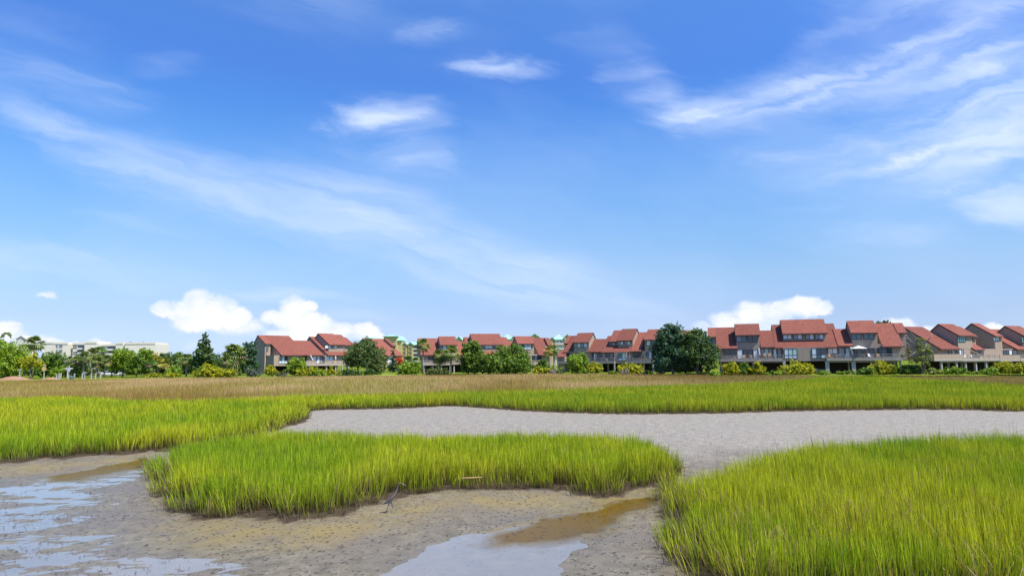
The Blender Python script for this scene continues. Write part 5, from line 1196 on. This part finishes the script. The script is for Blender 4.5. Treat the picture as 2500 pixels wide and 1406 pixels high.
def car(px, py, Y, heading, paint, label, z=GZ):
    """body lofted from side sections, greenhouse, wheels"""
    p = atY(px, py, Y); r = empty('parked_car', (p.x, Y, z), heading, label=label, cat='car'); L, Wd = 4.5, 1.8
    mb = MB(); prof = [(-2.2, .35), (-2.25, .75), (-2.05, .98), (-1.2, 1.02), (1.0, .98), (1.95, .82), (2.22, .62), (2.22, .33)]
    n = len(prof); rows_ = [(-.90, .92), (-.86, 1.0), (.86, 1.0), (.90, .92)]
    for yy, s in rows_: mb.v += [(x*s if abs(x) > 2 else x, yy, .33+(z_-.33)*(s if s < 1 else 1)) for x, z_ in prof]
    for k in range(3):
        for i in range(n): j = (i+1) % n; mb.f.append((k*n+i, k*n+j, (k+1)*n+j, (k+1)*n+i))
    mb.f += [tuple(range(n)), tuple(range(4*n-1, 3*n-1, -1))]; mb.build('body', paint, r, smooth=False, bevel=.06)
    mb = MB(); mb.hexa([(-1.7, -.80, 1.0), (1.05, -.80, .97), (1.05, .80, .97), (-1.7, .80, 1.0), (-1.25, -.62, 1.47), (.3, -.62, 1.47), (.3, .62, 1.47), (-1.25, .62, 1.47)]); mb.build('window', G_DARK, r, bevel=.05)
    mb = MB(); mb.hexa([(-1.28, -.64, 1.46), (.32, -.64, 1.46), (.32, .64, 1.46), (-1.28, .64, 1.46), (-1.15, -.55, 1.53), (.2, -.55, 1.53), (.2, .55, 1.53), (-1.15, .55, 1.53)]); mb.build('roof', paint, r)
    for sx in (-1.4, 1.4):
        for sy in (-.84, .84):
            mb = MB(); mb.tube([(sx, sy-.11, .33), (sx, sy+.11, .33)], [.33, .33], 18); w_ = mb.build('wheel', mat('tyre', (.02, .02, .02), .8), r)
            mb = MB(); s = 1 if sy > 0 else -1; mb.tube([(sx, sy+s*.112, .33), (sx, sy+s*.13, .33)], [.2, .18], 14); mb.build('rim', mat('rim', (.5, .5, .52), .3, metal=.8), w_)
    for sy in (-.62, .62):
        MB().box(2.10, 2.225, sy-.2, sy+.2, .62, .76).build('headlight', G_WHITE, r); MB().box(-2.26, -2.14, sy-.2, sy+.2, .68, .84).build('tail_light', mat('red_lens', (.4, .02, .02), .2), r)
P_SILV = mat('silver_blue_paint', (.42, .46, .55), .25, .03, metal=.4); P_WHITE = mat('white_paint', (.75, .75, .75), .25, .02); P_BEIGE = mat('beige_paint', (.55, .48, .32), .3, .02)
car(1992, 900, 152.5, -.35, P_SILV, 'silver blue car parked in the open garage bay under the right row'); car(268, 912, 196, .1, P_WHITE, 'white car parked beyond the palm clump on the left'); car(286, 912, 198, .05, P_BEIGE, 'beige car parked under the round bright tree on the left')
# things on the decks
M_TEAK = mat('teak', (.42, .27, .14), .7, .15); M_PLW = mat('white_plastic', (.78, .78, .76), .4, .03); M_CANV = mat('pale_canvas', (.66, .67, .68), .8, .05)
R4 = rows[3]; R1 = rows[0]; R3 = rows[2]; R2 = rows[1]; R5 = rows[4]
def deckpoint(R, px, yfloor, w):
    u, z = R.uz(px, yfloor, -2.6); u = R.uz(px, yfloor, w)[0]; q = R.p0+R.u*u+R.d*w; return Vector((q.x, q.y, GZ+z))
def chair(R, px, yf, w, m, label, rot=0.0, high=False, group='chairs on the townhouse decks'):
    p = deckpoint(R, px, yf, w); r = empty('deck_chair', p, R.a+rot, label=label, cat='chair', group=group); s = .62 if high else .42; t = 1.35 if high else 1.0
    MB().box(-.28, .28, -.28, .26, s-.05, s).build('seat', m, r); mb = MB(); mb.hexa([(-.28, .264, s-.04), (.28, .264, s-.04), (.28, .31, s-.04), (-.28, .31, s-.04), (-.28, .42, t), (.28, .42, t), (.28, .46, t), (-.28, .46, t)]); mb.build('backrest', m, r)
    for x in (-.25, .25):
        for y in (-.25, .23): MB().box(x-.03, x+.03, y-.03, y+.03, 0.004, s-.054).build('leg', m, r)
    for x in (-.31, .31): MB().box(x-.04, x+.04, -.26, .26, s+.2, s+.24).build('armrest', m, r)
def table(R, px, yf, w, m, label, rad=.55):
    p = deckpoint(R, px, yf, w); r = empty('patio_table', p, R.a, label=label, cat='table', group='tables on the townhouse decks'); MB().tube([(0, 0, .70), (0, 0, .74)], [rad, rad], 18).build('table_top', m, r); MB().tube([(0, 0, .004), (0, 0, .696)], [.05, .05], 8).build('leg', m, r)
def umbrella(R, px, yf, w, H, rad, label, folded=False):
    p = deckpoint(R, px, yf, w); r = empty('patio_umbrella', p, R.a, label=label, cat='umbrella'); MB().tube([(0, 0, .004), (0, 0, H-.05)], .035, 8).build('pole', M_PALE, r)
    mb = MB(); n = 8
    if folded: mb.tube([(0, 0, H-1.5), (0, 0, H-1.1), (0, 0, H)], [.12, .24, .04], 8)
    else:
        mb.v = [(0, 0, H)]+[(rad*math.cos(2*math.pi*i/n), rad*math.sin(2*math.pi*i/n), H-.62) for i in range(n)]+[(0, 0, H-.05)]+[(rad*.97*math.cos(2*math.pi*i/n), rad*.97*math.sin(2*math.pi*i/n), H-.68) for i in range(n)]
        for i in range(n): j = (i+1) % n; mb.f += [(0, 1+i, 1+j), (9, 10+j, 10+i), (1+i, 10+i, 10+j, 1+j)]
    mb.build('canopy', M_CANV, r)
umbrella(R4, 2098, 874.5, -1.4, 2.75, 1.75, 'open pale umbrella on the right row deck'); table(R4, 2098, 874.5, -1.75, M_PALE, 'round table under the open pale umbrella')
umbrella(R1, 819, 888.5, -1.3, 2.9, 1.2, 'folded pale umbrella on the left row deck', True)
chair(R4, 1868, 876.5, -1.2, M_TEAK, 'high teak chair behind the rail left of the white glazed bay, left one', high=True); chair(R4, 1880, 876.5, -1.2, M_TEAK, 'high teak chair behind the rail left of the white glazed bay, right one', high=True)
chair(R4, 1818, 876.8, -1.4, M_TEAK, 'low teak chair before the white door of the right row, left one', .3); chair(R4, 1832, 876.8, -1.4, M_TEAK, 'low teak chair before the white door of the right row, right one', -.3)
chair(R4, 2125, 874.3, -1.4, M_PLW, 'white recliner on the deck right of the pale umbrella', .6); chair(R4, 2145, 874.3, -1.3, M_TEAK, 'teak chair right of the white recliner'); chair(R4, 2069, 874.6, -1.4, M_PLW, 'white chair left of the pale umbrella', -.4); chair(R4, 2028, 875, -1.4, M_TEAK, 'teak chair at the left end of the umbrella deck', .5)
table(R4, 2046, 875, -1.4, M_PLW, 'white table at the left end of the umbrella deck'); table(R4, 2184, 874.2, -1.3, M_PLW, 'low white table at the right end of the umbrella deck', .45)
chair(R1, 776, 888.7, -1.3, M_PLW, 'white chair on the left row deck'); table(R1, 790, 888.7, -1.3, M_TEAK, 'dark table on the left row deck'); chair(R1, 806, 888.6, -1.3, M_TEAK, 'brown chair on the left row deck by the folded umbrella'); chair(R3, 1480, 882, -1.3, M_TEAK, 'brown chair on the centre row deck'); table(R3, 1468, 882, -1.3, M_TEAK, 'brown table on the centre row deck')
chair(R5, 2376, 876, -1.2, M_PLW, 'white chair on the angled row deck', .2); chair(R5, 2360, 876, -1.2, M_PLW, 'white stool like chair at the left of the angled row deck', -.2)
def drift():
    a = atY(692, 908, 165); r = MB(); r.tube([(0, 0, 0), (1.2, .2, .35), (1.9, .3, 1.3)], [.22, .18, .06], 8); o = r.build('driftwood', M_SHADE); o.location = (a.x-.6, 165, GZ+.1); tag(o, 'dark slanting piece of driftwood on the bank under the leafy green tree', 'driftwood')
    x, y = onz(1150, 1168, .45); mb = MB(); mb.tube([(-.30, .1, .33), (0, .02, .35), (.35, -.05, .38)], [.022, .028, .02], 8); o = mb.build('plank', mat('orange_wood', (.42, .26, .11), .7, .15)); o.location = (x, y, 0.12); tag(o, 'orange piece of wood lodged in the stems of the island grass', 'piece of wood')
drift()
def mound(px, py, w, h, Y, nm):
    c = atY(px, py, Y); g = 24; mb = MB()
    for j in range(9):
        for i in range(g): a = 2*math.pi*i/g; q = j/8; mb.v.append((w*q*math.cos(a), w*.5*q*math.sin(a), h*(0.5+0.5*math.cos(math.pi*q))-.05))
    for j in range(8):
        for i in range(g): k = (i+1) % g; mb.f.append((j*g+i, j*g+k, (j+1)*g+k, (j+1)*g+i))
    o = mb.build(nm, mat('bare_earth', (.34, .19, .11), .95, .15, 1.5), smooth=True); o.location = (c.x, Y, GZ); tag(o, kind='structure')
mound(35, 915, 5.5, .95, 156, 'earth_mound'); mound(126, 918, 3.2, .5, 160, 'earth_mound')
mound(935, 914, 9, .35, 172, 'grass_slope'); bpy.context.scene.objects['grass_slope'].data.materials[0] = mat('mown_grass', (.20, .27, .03), .9, .15, 1)

# ------------------------------------------------------------------ heron
def heron():
    bx, by = onz(949, 1252, 0.03); D = by; mpp = D/FPX*1.02
    root = empty('heron', (bx, by, 0.03), label='slate grey heron stepping right along the mud beside the island grass', cat='bird')
    me = bpy.data.meshes.new('body'); o = bpy.data.objects.new('body', me); col.objects.link(o); o.parent = root
    def q(px, py, dy=0): return ((px-949)*mpp, dy, (1252-py)*mpp)
    J = {'pel': (q(950, 1224), .062), 'tail1': (q(942, 1228.5), .038), 'tail': (q(935, 1232), .012), 'chest': (q(958, 1216), .058), 'sh': (q(962.5, 1209), .036), 'n1': (q(966, 1203), .022), 'n2': (q(968.5, 1196), .018),
         'n3': (q(970.5, 1189), .018), 'head': (q(974, 1184.5), .026), 'face': (q(978, 1185), .015), 'b1': (q(983, 1187.5), .0075), 'b2': (q(988.5, 1190.5), .002),
         'hipL': (q(950, 1229, -.035), .028), 'kneeL': (q(948, 1235, -.035), .010), 'ankL': (q(944.5, 1245, -.035), .007), 'ftL': (q(942.8, 1251.6, -.035), .006), 'toeL': (q(946, 1252, -.05), .004), 'toeL2': (q(940, 1252, -.03), .003),
         'hipR': (q(954, 1228, .035), .028), 'kneeR': (q(957.5, 1234, .035), .010), 'ankR': (q(956, 1244, .035), .007), 'ftR': (q(955.2, 1251.2, .035), .006), 'toeR': (q(959, 1251.8, .04), .004), 'toeR2': (q(953, 1252, .03), .003)}
    E = ['pel-tail1', 'tail1-tail', 'pel-chest', 'chest-sh', 'sh-n1', 'n1-n2', 'n2-n3', 'n3-head', 'head-face', 'face-b1', 'b1-b2', 'pel-hipL', 'hipL-kneeL', 'kneeL-ankL', 'ankL-ftL', 'ftL-toeL', 'ftL-toeL2', 'pel-hipR', 'hipR-kneeR', 'kneeR-ankR', 'ankR-ftR', 'ftR-toeR', 'ftR-toeR2']
    K = list(J); me.from_pydata([J[k][0] for k in K], [tuple(K.index(z) for z in e.split('-')) for e in E], [])
    md = o.modifiers.new('skin', 'SKIN'); 
    for i, k in enumerate(K): v = me.skin_vertices[0].data[i]; v.radius = (J[k][1], J[k][1]*(0.8 if k in ('pel', 'chest') else 1)); v.use_root = (k == 'pel')
    o.modifiers.new('sub', 'SUBSURF').levels = 2; o.modifiers['sub'].render_levels = 2
    m, nt, b = nmat('heron_plumage'); N = nt.nodes; L = nt.links; tc = N.new('ShaderNodeTexCoord'); n = N.new('ShaderNodeTexNoise'); L.new(tc.outputs['Object'], n.inputs[0]); n.inputs['Scale'].default_value = 30
    r = N.new('ShaderNodeValToRGB'); L.new(n.outputs[0], r.inputs[0]); r.color_ramp.elements[0].position = .35; r.color_ramp.elements[0].color = (.075, .065, .065, 1); r.color_ramp.elements[1].position = .7; r.color_ramp.elements[1].color = (.19, .165, .15, 1); L.new(r.outputs[0], b.inputs['Base Color']); b.inputs['Roughness'].default_value = .7; me.materials.append(m)
    m2 = mat('heron_wing', (.085, .075, .085), .7, .2, 25)
    for sy in (-1, 1):
        mb = MB(); A, B_, C_, D_ = q(961, 1211), q(934, 1229), q(944, 1232), q(959, 1221); y1 = sy*.052; y2 = sy*.070
        mb.v = [(A[0], y1, A[2]), (B_[0], sy*.02, B_[2]), (C_[0], y1, C_[2]), (D_[0], y1, D_[2]), (A[0]-.02, y2, A[2]-.02), (B_[0]+.02, sy*.032, B_[2]), (C_[0], y2, C_[2]+.01), (D_[0], y2, D_[2]+.01)]
        mb.f = [(0, 1, 2, 3), (4, 7, 6, 5), (0, 4, 5, 1), (1, 5, 6, 2), (2, 6, 7, 3), (3, 7, 4, 0)]; w_ = mb.build('wing', m2, root); w_.modifiers.new('s', 'SUBSURF').levels = 2; w_.modifiers['s'].render_levels = 2
    mb = MB(); a, b_, c = q(980, 1185.6), q(985, 1188.2), q(989.5, 1191); mb.tube([a, b_, c], [.012, .008, .002], 8); mb.build('beak', mat('beak', (.30, .25, .14), .5), root)
    for sy in (-1, 1): e = q(976.5, 1183.6); mb = MB(); mb.tube([(e[0], sy*.014, e[2]), (e[0], sy*.0225, e[2])], [.006, .004], 8); mb.build('eye', mat('eye', (.5, .35, .03), .2), root)
heron()
